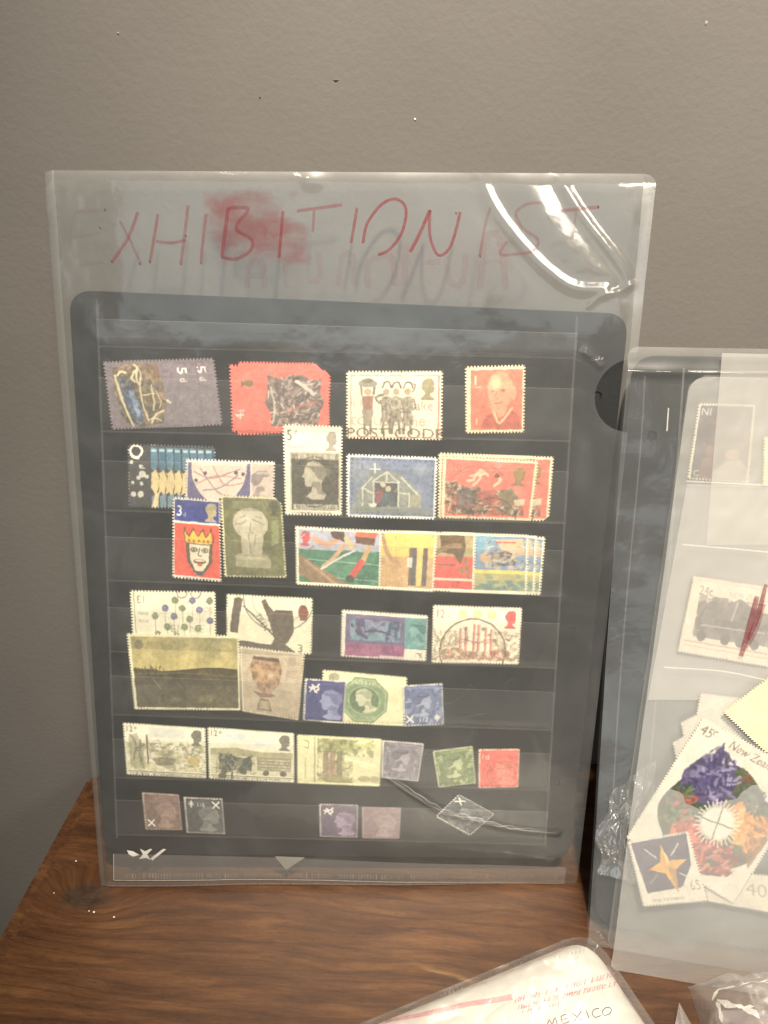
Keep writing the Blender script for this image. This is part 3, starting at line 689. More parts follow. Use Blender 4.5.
for pts in ([(97, 300), (106, 540), (117, 838)], [(577, 316), (561, 580), (545, 848)]):
    strokes_obj('margin_line', [([s0(*p) for p in pts], 1.0, .05)], MAT_TICK, page, lambda x, y: w1(x, y, 0.15))
S1 = lambda u, v, d: w1(*sheet(u, v, d), d)

# ------------------------------------------------------------------ the stamps on the page
G = 'stamps on the black stock page'
CREAM = (236, 229, 205); WHITE = (238, 234, 222); INK = (58, 54, 50)
def words(cv, x0, x1, y, h, col, a, seed, skew=0):
    "line of print too small to read: broken strokes"
    n = vnoise(cv.X * 1.9, 0 * cv.X + seed, seed); v = vnoise(cv.X * 4.1, cv.Y * .8, seed + 1)
    cv.put(cv.full(x0, y - h / 2, x1, y + h / 2) * (n > .3) * (v > .42), col, a)
def purple5d(front):
    cv = Canvas(41, 30, (112, 102, 112))
    st_ = 0.5 + 0.5 * np.sin(cv.X * 2.9); cv.put(st_ * cv.full(), (142, 132, 142), .6)
    cv.put((np.sin(cv.Y * 2.2) > .2) * cv.full(), (84, 76, 88), .35)
    if front:
        b = cv.mask([(9, 10), (28, 3), (52, 6), (60, 30), (62, 62), (56, 92), (30, 97), (14, 88), (8, 50)])
        cv.put(b, (92, 82, 74), .9); cv.mottle(b, [(66, 58, 56), (118, 96, 76), (88, 80, 70)], 4, 3)
        cv.poly([(40, 8), (56, 4), (60, 34), (50, 36)], (120, 92, 70), .8)
        cv.poly([(16, 22), (24, 30), (34, 62), (36, 90), (28, 94), (20, 70), (14, 40)], (58, 76, 112), 1); cv.poly([(22, 40), (28, 46), (33, 78), (29, 82)], (112, 142, 184), .9); cv.poly([(16, 22), (24, 22), (28, 40), (20, 44)], (60, 60, 70), .7)
        cv.poly([(39, 40), (49, 42), (47, 64), (39, 66)], (104, 96, 70), .8); cv.mottle(b, [(206, 192, 150), (60, 54, 56)], 1.3, 21, .35, 3)
        for l, w in (([(11, 20), (13, 45), (18, 70), (24, 94)], 2.2), ([(13, 30), (16, 55), (20, 78)], 1.2), ([(32, 6), (38, 16), (36, 40), (37, 66), (41, 88)], 1.8), ([(35, 10), (33, 24), (35, 34)], 2.4), ([(48, 36), (49, 62), (47, 72)], 1.8), ([(44, 90), (50, 78), (58, 74)], 2.4), ([(42, 86), (48, 84), (54, 88)], 1.6), ([(33, 14), (28, 24), (31, 30)], 2.4), ([(14, 20), (18, 15), (22, 17)], 2.2), ([(62, 58), (66, 62)], 2), ([(38, 50), (50, 48)], 1.2), ([(52, 44), (56, 60), (54, 70)], 1.0)):
            cv.line(l, w, (226, 214, 170), .85)
    cv.text('5', 77 if front else 78.5, 11, 14, (240, 238, 232), 1, -90, 1.25); cv.text('d', 79 if front else 80.5, 27, 10, (235, 232, 226), .9, -90)
    return cv
stamp([(121, 360), (214.4, 357.3), (223.5, 425.6), (130, 428.5)], purple5d(False), 'purple stamp peeping out on the right, under its twin at top left', 0, S1, G, seed=1)
stamp([(102.3, 361), (197, 358.7), (204.4, 426.6), (111.4, 430.2)], purple5d(True), 'grey purple stamp with blue robed figure and sideways 5d, at the page top left', 1, S1, G, seed=2)
def red4d(front):
    cv = Canvas(41, 30, (226, 100, 88))
    cv.mottle(cv.full(), [(236, 118, 104)], 6, 5, .6, 1)
    if front:
        m = np.maximum.reduce([cv.mask([(36, 14), (92, 12), (93, 86), (40, 92)]) * 0, cv.mask([(37, 12), (50, 17), (60, 10), (74, 11), (80, 18), (90, 14), (89, 34), (93, 50), (90, 66), (88, 88), (40, 90), (40, 70), (34, 54), (37, 38)])])
        cv.put(m, (102, 86, 82), 1); cv.mottle(m, [(80, 68, 66), (128, 106, 100)], 3, 9, .8); cv.mottle(m, [(186, 174, 162), (140, 118, 112), (72, 62, 62)], 1.5, 18, .6, 3)
        cv.hatch(m, 90, [(196, 186, 174), (64, 54, 54), (150, 130, 124), (96, 78, 76), (220, 210, 196)], 3, 1.3, 4)
        cv.line([(40, 30), (44, 60), (42, 84)], 2.0, (206, 194, 178), .8); cv.line([(66, 20), (76, 30), (82, 38)], 4, (210, 202, 192), .9); cv.line([(56, 70), (70, 58), (86, 50)], 2, (176, 90, 84), .9)
        cv.head(17, 26, 17, (112, 92, 62), 1, rot=90)
    cv.text('4', 13, 79, 12, (244, 226, 216), 1, 90); cv.text('d', 13, 71, 8, (244, 226, 216), .8, 90)
    return cv
stamp([(237.8, 361), (325.3, 362.5), (331, 432), (237, 435.5)], red4d(False), 'salmon red stamp tilted behind its twin with only red edges showing', 0, S1, G, seed=3, clip=(1, 5))
stamp([(228.7, 363.7), (331.5, 370), (329, 433), (231.5, 432.5)], red4d(True), 'salmon red stamp with grey mythical scene and sideways 4d', 1, S1, G, seed=4, clip=(1, 3))
def postcode():
    cv = Canvas(41, 30, (238, 228, 200)); c = (216, 118, 96)
    for q in ((4, 6, 96, 7.6), (4, 6, 5.3, 96), (94.5, 6, 96, 96), (4, 95, 96, 96.4)): cv.rect(*q, c, .85)
    k = (116, 106, 90)
    cv.ell(22, 18, 10, 5, (120, 114, 98), .9); cv.ell(22, 14, 6, 4, (100, 96, 84), .9)
    cv.line([(16, 34), (15, 22)], 2, k); cv.line([(28, 34), (29, 22)], 2, k); cv.ell(22, 30, 4, 5, (178, 158, 130)); cv.poly([(16, 36), (28, 36), (27, 56), (17, 56)], (150, 104, 88))
    cv.poly([(16, 56), (28, 56), (26, 80), (18, 80)], (150, 138, 118)); cv.line([(19, 78), (19, 92)], 2, k); cv.line([(25, 78), (25, 92)], 2, k)
    for x, w in ((41, 6), (51, 7), (63, 6)):
        cv.ell(x, 30, 3.2, 5, (168, 148, 122)); cv.poly([(x - w, 42), (x - 2, 36), (x + 2, 36), (x + w, 40), (x + w - 2, 58), (x + w, 74), (x - w + 1, 74), (x - w + 2, 58)], (140, 130, 112), .9); cv.line([(x - w, 42), (x - w + 2, 58), (x - w + 1, 74)], 1, (84, 78, 68)); cv.line([(x, 38), (x, 72)], .9, (92, 86, 76)); cv.line([(x - 4, 24), (x - 2, 17), (x + 3, 16), (x + 5, 24)], 1.6, (92, 86, 76)); cv.line([(x + w, 40), (x + w + 2, 52), (x + 1, 56)], 1.6, (104, 96, 84))
        cv.line([(x - 3, 72), (x - 4, 90)], 2.6, k); cv.line([(x + 3, 72), (x + 4, 90)], 2.6, k)
    cv.line([(34, 46), (30, 38), (38, 34)], 2.2, k); cv.line([(68, 30), (71, 20), (67, 18)], 1.2, k); cv.ring(50, 46, 5, 2, (196, 186, 160)); cv.mottle(cv.full(36, 38, 70, 80), [(84, 78, 70), (186, 174, 148)], 1.1, 6, .6)
    cv.head(84, 26, 30, (150, 140, 104), 1, True)
    cv.text('the', 61, 79, 15, (130, 116, 98), .6); cv.text('to use', 4, 79, 15, (130, 116, 98), .5); cv.text('take', 66, 56, 13, (112, 102, 88), .7); cv.text('n K', 4, 53, 12, (112, 102, 88), .45)
    cv.text('POST CODE', 1, 97.5, 15, (84, 72, 58), .85, 0, 1.18)
    return cv
stamp([(345.9, 370.5), (443.4, 370.5), (442.4, 440.5), (345.9, 438.8)], postcode(), 'cream stamp with pantomime figures, overprinted with a POST CODE postmark', 1, S1, G, seed=5)
def redman():
    cv = Canvas(26, 30, (232, 214, 176)); cv.rect(9, 6, 95, 94, (214, 108, 86)); cv.mottle(cv.full(9, 6, 95, 94), [(222, 128, 102), (206, 96, 80)], 4, 7, .6, 1)
    cv.ell(58, 36, 23, 29, (222, 150, 118), 1, .15); cv.ell(50, 26, 13, 14, (236, 200, 152), .9, .7); cv.poly([(40, 58), (70, 55), (66, 74), (50, 76)], (216, 144, 112), 1)
    cv.poly([(24, 94), (34, 74), (50, 66), (58, 80), (74, 62), (92, 76), (94, 94)], (176, 78, 64), .9); cv.line([(48, 68), (57, 84), (78, 62)], 4, (232, 178, 136)); cv.ell(46, 37, 4, 2, (160, 80, 66), .7, .5); cv.ell(63, 36, 5, 2.4, (160, 80, 66), .8, .5)
    cv.line([(52, 38), (50, 47), (54, 48)], 2, (184, 98, 80), .7); cv.line([(49, 55), (60, 54)], 2, (170, 84, 70), .8); cv.ell(80, 40, 5, 10, (220, 146, 116))
    cv.text('1', 16, 28, 14, (240, 205, 165)); cv.text('1', 18, 86, 10, (240, 210, 170)); cv.line([(16, 31), (26, 30)], 1.4, (240, 205, 165)); cv.line([(18, 92), (50, 92)], 1.5, (226, 150, 122), .6)
    return cv
stamp([(464.7, 366), (525.8, 364.4), (524.5, 433), (465, 433.8)], redman(), 'red stamp with a bald man in suit, at the page top right', 1, S1, G, seed=6)
def nine():
    cv = Canvas(41, 30, (54, 56, 60))
    for k, x in enumerate(np.linspace(25, 96, 9)):
        cv.poly([(x, 4), (x + 9.2, 5), (x + 9, 34), (x + 5, 42), (x + 1, 36)], (62, 104, 132) if k % 2 else (74, 116, 142)); cv.line([(x, 6), (x + .8, 38)], 1, (26, 34, 44)); cv.rect(x + 1.5, 7, x + 7.5, 11, (206, 214, 212), .8)
        cv.poly([(x + 2, 44), (x + 7, 38), (x + 12, 46), (x + 12, 74), (x + 6, 80), (x + 1, 66)], (216, 196, 142)); cv.line([(x + 8, 40), (x + 11, 56), (x + 8, 76)], 1.3, (88, 66, 44))
        cv.poly([(x + 2, 80), (x + 9, 76), (x + 10, 100), (x + 2, 100)], (104, 132, 152))
    cv.poly([(26, 100), (31, 74), (35, 76), (33, 100)], (226, 210, 160))
    cv.ring(9.5, 11, 6.6, 2.4, (240, 238, 228)); cv.line([(3, 14), (5, 20), (12, 22)], 2.2, (240, 238, 228)); cv.text('d', 13, 32, 9, (220, 220, 214), 1, -90)
    for x, y, r in ((4, 28, 2), (16, 46, 4), (12, 52, 2.4), (21, 50, 2.4), (5, 60, 1.8), (15, 61, 2), (6, 78, 3), (14, 78, 3.6), (14, 34, 2)): cv.ell(x, y, r, r * 1.4, (222, 220, 208), .9)
    return cv
stamp([(127.2, 443.3), (215.7, 446), (215.5, 510), (128.3, 507.5)], nine(), 'dark stamp with a white nine and rows of blue coated figures', 0, S1, G, seed=7)
def globe():
    cv = Canvas(41, 30, (224, 214, 206)); cv.rect(3, 5, 72, 96, (92, 86, 128)); cv.ell(37, 8, 31, 62, (226, 208, 194)); cv.rect(0, 0, 100, 5, (228, 220, 210))
    for k, l in enumerate(([(10, 20), (30, 30), (60, 14)], [(12, 40), (34, 26), (62, 30)], [(20, 50), (40, 44), (58, 24)], [(16, 14), (36, 52), (50, 58)], [(30, 10), (44, 40), (64, 36)])): cv.line(l, 1.6, [(150, 110, 120), (180, 130, 116), (120, 110, 140)][k % 3], .8)
    for x, y in ((22, 22), (56, 20), (64, 22), (12, 34), (40, 64)): cv.ell(x, y, 2, 3, (70, 62, 80))
    cv.rect(72, 5, 74, 96, (236, 228, 214)); cv.rect(74, 5, 98, 60, (204, 186, 172)); cv.profile(86, 40, 50, (206, 190, 176), (120, 108, 110), (90, 80, 84), True)
    for k in range(4): cv.line([(74, 60 + 8 * k), (84, 56 + 8 * k), (98, 62 + 8 * k)], 1, (140, 122, 116), .7)
    return cv
stamp([(185.4, 458.3), (275.5, 461), (274, 522), (184, 520)], globe(), 'pale stamp with half a globe on violet, tucked behind the king stamp', 1, S1, G, seed=8)
def king():
    cv = Canvas(24, 41, (228, 222, 212)); cv.rect(4, 3, 97, 28, (48, 58, 132)); cv.rect(4, 31, 97, 95, (224, 82, 66)); cv.text('3', 9, 22, 12, (238, 238, 238), 1, 0, 1.0); cv.text('d', 22, 22, 5, (220, 220, 228), .8)
    cv.head(80, 16, 22, (168, 158, 124), 1, True); k = (62, 54, 46)
    cv.poly([(27, 50), (82, 50), (80, 76), (66, 90), (44, 90), (30, 76)], (84, 72, 58)); cv.poly([(34, 53), (76, 53), (73, 76), (62, 88), (47, 88), (37, 76)], (228, 218, 192))
    cv.poly([(26, 54), (24, 38), (34, 46), (43, 36), (52, 46), (62, 37), (68, 46), (79, 38), (80, 54)], (222, 178, 66)); cv.line([(26, 54), (24, 38), (34, 46), (43, 36), (52, 46), (62, 37), (68, 46), (79, 38), (80, 54), (26, 54)], 2, k, .9)
    for x in (34, 44, 54, 64, 73): cv.ell(x, 51, 3, 1.8, (160, 96, 50)); 
    for x in (25, 43, 62, 79): cv.ell(x, 37, 2.6, 2, (110, 70, 50))
    for x in (44, 66): cv.ell(x, 62, 7, 3, k, .9); cv.ell(x, 62, 5, 2, (190, 190, 160)); cv.ell(x, 62, 2.2, 1.4, k)
    cv.line([(55, 60), (52, 69), (58, 69)], 2, k); cv.ell(55, 76, 13, 3, (84, 64, 48)); cv.ell(55, 75, 10, 1.4, (220, 200, 180)); cv.ell(55, 80, 5, 2, (196, 84, 70)); cv.poly([(44, 88), (66, 88), (60, 93), (50, 93)], (60, 72, 92))
    words(cv, 20, 80, 97.3, 1.6, (120, 110, 100), .5, 3)
    return cv
stamp([(172.4, 496.3), (220.2, 500), (222, 582.5), (171.8, 578)], king(), 'blue and red stamp with a child drawing of a crowned king, 3d', 2, S1, G, seed=9)
def sculpt():
    cv = Canvas(30, 41, (222, 220, 176)); cv.rect(4, 3, 96, 97, (98, 100, 66)); cv.mottle(cv.full(4, 3, 96, 97), [(84, 86, 58), (114, 114, 78)], 8, 4, .7, 1); cv.poly([(18, 6), (78, 6), (72, 18), (20, 16)], (126, 128, 92), .7); cv.poly([(80, 28), (92, 28), (90, 56), (78, 60)], (124, 132, 92), .8)
    cv.poly([(30, 46), (66, 46), (62, 72), (30, 72)], (168, 164, 140)); cv.ell(46, 33, 28, 19, (176, 172, 150)); cv.ell(42, 28, 20, 12, (198, 194, 174), .8, .6)
    for l in ([(22, 34), (34, 33), (40, 29)], [(50, 28), (58, 30), (68, 34)], [(46, 32), (45, 42), (50, 44)], [(30, 26), (38, 24)], [(56, 24), (64, 27)], [(42, 44), (44, 70)], [(54, 46), (50, 60)]): cv.line(l, 2, (116, 110, 88), .7)
    cv.poly([(20, 72), (26, 70), (70, 71), (76, 77), (74, 88), (20, 86)], (150, 148, 118)); cv.poly([(22, 73), (70, 74), (68, 78), (24, 77)], (178, 174, 146), .8)
    cv.head(86, 14, 18, (70, 74, 54), 1, True)
    return cv
stamp([(219.8, 494.5), (282, 497), (287.2, 578.3), (223.8, 577)], sculpt(), 'olive green stamp with a pale carved head on a block', 2, S1, G, seed=10, clip=(1, 3.5))
def black():
    cv = Canvas(30, 41, (234, 230, 208)); cv.text('5', 6, 17, 11.5, (76, 74, 66)); cv.text('d', 19, 10, 4.6, (110, 106, 96)); cv.head(81, 17, 21, (158, 150, 136), 1, True)
    cv.text('Philympia 1970', 8, 26, 3.6, (90, 86, 78), .9, 0, .85); cv.rect(10, 29, 96, 94, (186, 182, 160)); cv.rect(13, 31, 93, 93, (70, 68, 60)); cv.mottle(cv.full(13, 31, 93, 93), [(88, 86, 74), (58, 56, 50)], 1.2, 3, .6)
    cv.rect(13, 31, 93, 37, (122, 118, 104)); words(cv, 20, 88, 34, 5, (216, 210, 188), .8, 6); cv.rect(15, 87, 91, 92.5, (188, 184, 162)); words(cv, 20, 88, 90, 4, (80, 76, 66), .9, 8)
    cv.profile(50, 60, 43, (178, 172, 152), (112, 108, 94), (84, 80, 70)); cv.ell(72, 50, 7, 6, (136, 130, 112), .6, .5); words(cv, 46, 66, 47, 7, (70, 66, 58), .4, 12); cv.ring(52, 62, 38, 1.4, (54, 52, 46), .7)
    words(cv, 10, 82, 97, 2.2, (84, 80, 70), .9, 5)
    return cv
stamp([(282.3, 423.8), (342.9, 425.8), (342.4, 515.8), (284.6, 515.2)], black(), 'tall cream stamp picturing an old black stamp with a profile head, 5d', 2, S1, G, seed=11)
def nativity():
    cv = Canvas(41, 30, (226, 228, 226)); cv.rect(3.5, 4.5, 96.5, 95, (108, 122, 150)); cv.mottle(cv.full(3.5, 4.5, 96.5, 95), [(128, 136, 176), (118, 132, 140), (140, 146, 150)], 8, 5, .6, 1)
    for k in range(16): cv.rect(5 + k * 5.7, 6.5, 8 + k * 5.7, 9, (76, 92, 116), .8); cv.rect(5 + k * 5.7, 91, 8 + k * 5.7, 93, (90, 104, 116), .8)
    for k in range(10): cv.rect(5, 12 + k * 8, 6.8, 16 + k * 8, (76, 92, 116), .8); cv.rect(93.5, 12 + k * 8, 95.3, 16 + k * 8, (76, 92, 116), .8)
    cv.poly([(16, 52), (26, 28), (44, 24), (60, 30), (82, 58), (82, 82), (10, 86), (10, 66)], (128, 134, 126), .9); cv.poly([(30, 42), (57, 42), (57, 80), (32, 82)], (66, 72, 80))
    cv.poly([(31, 58), (40, 52), (42, 76), (33, 76)], (128, 74, 76)); cv.ell(40, 46, 3, 4, (206, 192, 160)); cv.ell(46, 52, 3.4, 4.5, (196, 182, 150)); cv.poly([(42, 56), (52, 60), (54, 80), (36, 80)], (74, 88, 96))
    f = (206, 206, 186)
    for l in ([(30, 80), (30, 42)], [(57, 80), (57, 42)], [(18, 80), (18, 52)], [(69, 80), (69, 58)], [(29, 42), (58, 42)], [(30, 40), (44, 26)], [(44, 26), (58, 42)], [(44, 26), (44, 42)], [(16, 54), (28, 36)], [(60, 34), (80, 62)], [(18, 52), (28, 60)], [(69, 60), (58, 58)]): cv.line(l, 1.7, f, .9)
    cv.hatch(cv.full(12, 40, 88, 84), 60, [(150, 152, 140), (92, 100, 108), (178, 172, 150), (130, 90, 86)], 2, .9, 5, .6); cv.rect(70, 60, 82, 80, (168, 164, 138), .6); cv.rect(5, 84, 95, 90, (120, 128, 116), .8); cv.line([(31, 14), (31, 28)], 1.2, (234, 234, 220)); cv.line([(26, 22), (37, 22)], 1.2, (234, 234, 220)); cv.text('11', 12, 23, 9, (82, 92, 124)); cv.poly([(24, 76), (34, 76), (32, 82), (26, 82)], (214, 210, 190))
    cv.ell(82, 20, 12, 12, (160, 166, 180), .5, .8)
    return cv
stamp([(345.9, 453.4), (438.3, 456.8), (436, 520), (345.9, 517)], nativity(), 'blue stamp with a timber stable scene in a white border', 1, S1, G, seed=12)
def shep(f):
    cv = Canvas(41, 30, (234, 216, 180)); cv.rect(4, 5, 96, 95, (222, 104, 90)); cv.mottle(cv.full(4, 5, 96, 95), [(232, 128, 110)], 8, 5, .6, 1)
    cv.text('10', 12, 21, 10, (128, 70, 60), .9)
    g = cv.mask([(4, 40), (14, 38), (24, 50), (38, 46), (48, 56), (60, 52), (70, 46), (82, 60), (90, 80), (90, 92), (6, 92), (4, 60)])
    cv.put(g, (118, 88, 72)); cv.mottle(g, [(84, 70, 60), (150, 118, 94), (196, 176, 146), (60, 54, 50), (186, 92, 76)], 2.4, 13, .85)
    cv.hatch(g, 110, [(72, 62, 56), (206, 188, 158), (132, 104, 84), (90, 84, 80), (190, 100, 84)], 3, 1.2, 6)
    cv.poly([(16, 56), (26, 46), (36, 58), (34, 84), (18, 84)], (78, 76, 78), .55); cv.poly([(38, 54), (58, 50), (60, 70), (42, 72)], (170, 80, 70), .8); cv.poly([(62, 56), (74, 46), (84, 64), (74, 80), (64, 74)], (112, 106, 82), .8); cv.poly([(78, 66), (90, 64), (90, 74), (80, 76)], (214, 202, 170), .8)
    for l in ([(34, 34), (40, 20), (48, 28)], [(40, 20), (40, 34), (34, 44)], [(30, 30), (44, 26)], [(56, 44), (62, 34), (56, 26)], [(28, 38), (34, 36)]): cv.line(l, 3, (218, 200, 164), .85)
    cv.line([(14, 30), (22, 20), (34, 14)], 1, (130, 80, 70)); cv.line([(50, 14), (58, 18), (64, 26)], 1, (130, 80, 70)); cv.ell(58, 28, 3, 4, (110, 66, 56)); cv.head(81, 28, 30, (138, 108, 66), 1, True)
    cv.postmark(56, 100, 26, (60, 56, 54), .6)
    return cv
stamp([(438, 452), (534, 456), (528, 521), (437.3, 518.8)], shep(0), 'red stamp almost hidden, peeping out left of the red shepherds stamp', 0, S1, G, seed=13)
stamp([(458, 453), (554.3, 456.3), (549.4, 521.6), (452, 519)], shep(0), 'red stamp peeping out right of the red shepherds stamp beneath it', 1, S1, G, seed=14, clip=(2, 3))
stamp([(441.8, 455), (539, 460.5), (531.5, 520.6), (440, 518)], shep(1), 'red ten penny stamp with angel over shepherds, topmost of its overlapping stack', 2, S1, G, seed=15)
def sport(k):
    cv = Canvas(41, 30, (232, 228, 204)); b = (3.5, 5, 96.5, 94)
    if k == 0:
        cv.rect(*b, (62, 118, 92)); cv.rect(3.5, 5, 96.5, 38, (166, 172, 190)); cv.mottle(cv.full(3.5, 36, 96.5, 94), [(76, 136, 106), (52, 104, 84)], 6, 3, .7); cv.head(12, 20, 24, (186, 72, 78), 1, True)
        for y in (54, 82): cv.line([(4, y), (96, y + 4)], 1, (196, 214, 196), .7)
        cv.hatch(cv.full(3.5, 6, 96, 36), 26, [(196, 150, 124), (120, 96, 92), (206, 190, 180), (150, 150, 168)], 3, 1.4, 9, .7); cv.poly([(4, 46), (60, 94), (20, 94), (4, 80)], (142, 110, 84), .9); cv.line([(12, 58), (44, 92)], 4, (188, 150, 118), .7)
        cv.line([(22, 20), (36, 28), (50, 18)], 6, (206, 148, 120)); cv.line([(56, 28), (44, 50), (32, 66)], 5, (204, 160, 124)); cv.line([(30, 70), (46, 54), (68, 36)], 2.4, (214, 210, 200)); cv.line([(84, 30), (78, 52), (72, 66)], 6, (202, 160, 110)); cv.line([(76, 56), (66, 78)], 8, (206, 74, 72)); cv.ell(63, 84, 5, 6, (60, 58, 56))
        cv.poly([(40, 6), (56, 6), (56, 22), (42, 16)], (78, 60, 58)); cv.poly([(68, 12), (92, 14), (90, 26), (70, 24)], (92, 70, 60)); cv.poly([(70, 5), (94, 5), (92, 14), (68, 12)], (214, 96, 76)); cv.line([(58, 16), (64, 30)], 5, (214, 180, 120)); cv.text('34', 72, 89, 8, (54, 78, 66), .9)
    elif k == 1:
        cv.rect(*b, (198, 160, 112)); cv.rect(3.5, 5, 96.5, 42, (240, 200, 108)); cv.mottle(cv.full(3.5, 42, 96.5, 94), [(182, 142, 98), (212, 180, 136)], 5, 6, .7); cv.line([(52, 6), (52, 40)], .8, (214, 170, 90)); cv.line([(36, 8), (44, 40), (56, 54)], 5, (176, 138, 104))
        for x, c in ((68, (104, 88, 78)), (71.5, (80, 82, 88)), (78, (226, 204, 116)), (84, (90, 82, 80))): cv.rect(x, 28, x + 5.5, 90, c, .95)
        cv.rect(66, 44, 72, 60, (214, 214, 206), .9); cv.text('19', 68, 91, 8, (92, 76, 62), .9)
    elif k == 2:
        cv.rect(*b, (218, 84, 76)); cv.rect(3.5, 5, 96.5, 40, (172, 158, 112)); cv.poly([(58, 5), (86, 5), (88, 26), (82, 54), (74, 36), (60, 34)], (98, 78, 54)); cv.line([(54, 34), (68, 24), (80, 22)], 6, (134, 110, 82)); cv.line([(88, 46), (92, 74)], 4, (150, 108, 76)); cv.rect(3.5, 76, 96.5, 80, (230, 208, 186)); cv.line([(56, 54), (76, 54)], 1.6, (120, 84, 70)); cv.text('17', 74, 91, 9, (110, 50, 46), .9); cv.ell(84, 62, 3, 6, (150, 108, 76))
    else:
        cv.rect(*b, (118, 146, 178)); cv.rect(3.5, 60, 96.5, 66, (222, 206, 102)); cv.rect(3.5, 66, 96.5, 78, (170, 166, 110)); cv.rect(3.5, 78, 96.5, 94, (112, 136, 122)); cv.mottle(cv.full(3.5, 66, 96.5, 94), [(96, 128, 130), (188, 180, 120)], 3, 8, .6)
        cv.poly([(3.5, 5), (60, 5), (54, 30), (3.5, 34)], (116, 166, 196)); cv.poly([(62, 10), (92, 8), (96, 34), (70, 30)], (220, 176, 140)); cv.line([(64, 14), (84, 14)], 2, (196, 90, 76)); cv.poly([(56, 32), (74, 28), (86, 36), (84, 52), (58, 54)], (86, 84, 90)); cv.line([(60, 44), (72, 46), (84, 36)], 3, (196, 196, 190), .8); cv.ell(50, 40, 6, 9, (196, 160, 132)); cv.text('31', 72, 92, 7, (80, 100, 100), .9); cv.mottle(cv.full(50, 20, 96, 60), [(206, 180, 150)], 2, 9, .5); cv.hatch(cv.full(48, 8, 96, 60), 50, [(206, 176, 146), (90, 96, 112), (150, 166, 186), (226, 214, 190)], 3, 1.2, 2, .7)
    return cv
SP = [('hockey stamp with green pitch, running legs and red sock, leftmost of the sports row', (294.6, 382.5, 525.4, 530, 589.6, 584.8, -1.5, 0)),
      ('cricket stamp with wicket on yellow and tan, second of the sports row', (350, 437.9, 528.5, 531.3, 592.5, 588.2, -3.9, -1)),
      ('red athletics stamp with brown leg marked 17, third of the sports row', (388.5, 476.5, 530, 532.4, 593, 589.5, -1.8, -1)),
      ('blue and yellow rowing stamp, fourth of the sports row', (441, 529.4, 531.2, 534.2, 594.7, 591.8, -1.9, -1)),
      ('sports stamp showing only a pale sliver right of the rowing stamp', (450, 538, 532, 535.3, 595.2, 592.2, -3, -2)),
      ('rearmost sports stamp, last sliver at the right end of the sports row', (458, 546, 532.8, 536.4, 595.6, 592.8, -5, -3))]
for k in (5, 4, 3, 2, 1, 0):
    lab, (xl, xr, yl, yr, ybr, ybl, dr, dl) = SP[k]
    stamp([(xl, yl), (xr, yr), (xr + dr, ybr), (xl + dl + 1, ybl)], sport(min(k, 3)), lab, 5 - k if k > 2 else [4, 3, 3][k] if k < 2 else 2.6, S1, G, seed=20 + k)
def chem():
    cv = Canvas(41, 30, (234, 230, 204)); cv.line([(4, 2), (5, 98)], .8, (120, 116, 100)); g = (112, 122, 92); b = (96, 96, 134)
    B = [(40, 26, b), (28, 38, g), (60, 26, g), (72, 14, b), (80, 28, b), (92, 14, g), (50, 38, b), (68, 42, g), (92, 44, b), (42, 54, g), (62, 54, g), (78, 56, g), (30, 66, g), (52, 68, g), (71, 72, (110, 108, 116)), (92, 74, g), (52, 14, g)]
    for x, y, c in B: cv.line([(x, y), (x, y + 26)], .7, (140, 136, 120), .8)
    for i in range(len(B) - 1): cv.line([B[i][:2], B[(i * 5 + 3) % len(B)][:2]], .5, (160, 156, 136), .4)
    for x, y, c in B: cv.ell(x, y, 4, 5.4, c, .95); cv.ell(x - 1, y - 1.5, 1.6, 2, tuple(min(255, q + 40) for q in c), .7, .6)
    cv.text('13', 16, 8, 11, (110, 104, 88), .9, 180); cv.text('OS', 84, 32, 9, (150, 146, 120), .7); cv.text('EM NE', 46, 62, 11, (126, 128, 106), .55, 0, 1.2); cv.ring(60, 2, 6, 1.4, (110, 110, 92), .8); cv.ring(76, 2, 6, 1.4, (110, 110, 92), .8)
    words(cv, 8, 20, 34, 4, (140, 134, 116), .7, 3); words(cv, 8, 20, 46, 5, (140, 134, 116), .7, 4); words(cv, 12, 24, 72, 4, (120, 116, 100), .8, 5)
    return cv
stamp([(129.3, 589.7), (216, 591.2), (217, 657), (133, 656)], chem(), 'white stamp with green and violet molecule balls, above the landscape stamp', 0, S1, G, seed=30)
def archer():
    cv = Canvas(41, 30, (230, 226, 198)); k = (92, 84, 74)
    cv.poly([(9, 8), (14, 4), (19, 8), (16, 34), (13, 68), (4, 66), (6, 40)], k); cv.poly([(40, 10), (45, 6), (49, 18), (54, 26), (76, 24), (78, 60), (72, 78), (68, 84), (82, 98), (4, 98), (14, 80), (52, 86), (55, 74), (50, 48)], k); cv.line([(20, 20), (36, 42), (54, 68)], 1.8, (96, 92, 80)); cv.poly([(56, 24), (76, 24), (78, 56), (60, 70), (52, 50)], (86, 78, 68))
    cv.ell(88, 26, 6, 13, (126, 74, 62)); cv.rect(84, 34, 93, 40, (126, 74, 62)); cv.text('3', 83, 96, 14, (96, 92, 84), .9); cv.ring(60, 6, 40, 1.3, (92, 90, 82), .85); cv.text('TREN', 33, 34, 9, (84, 82, 74), .75, -62); cv.ring(60, 6, 30, .9, (92, 90, 82), .5)
    return cv
stamp([(225.7, 593.3), (313.6, 597.6), (312.1, 655), (226, 650)], archer(), 'cream stamp with dark figure raising both arms, behind the vase stamp', 1, S1, G, seed=31)
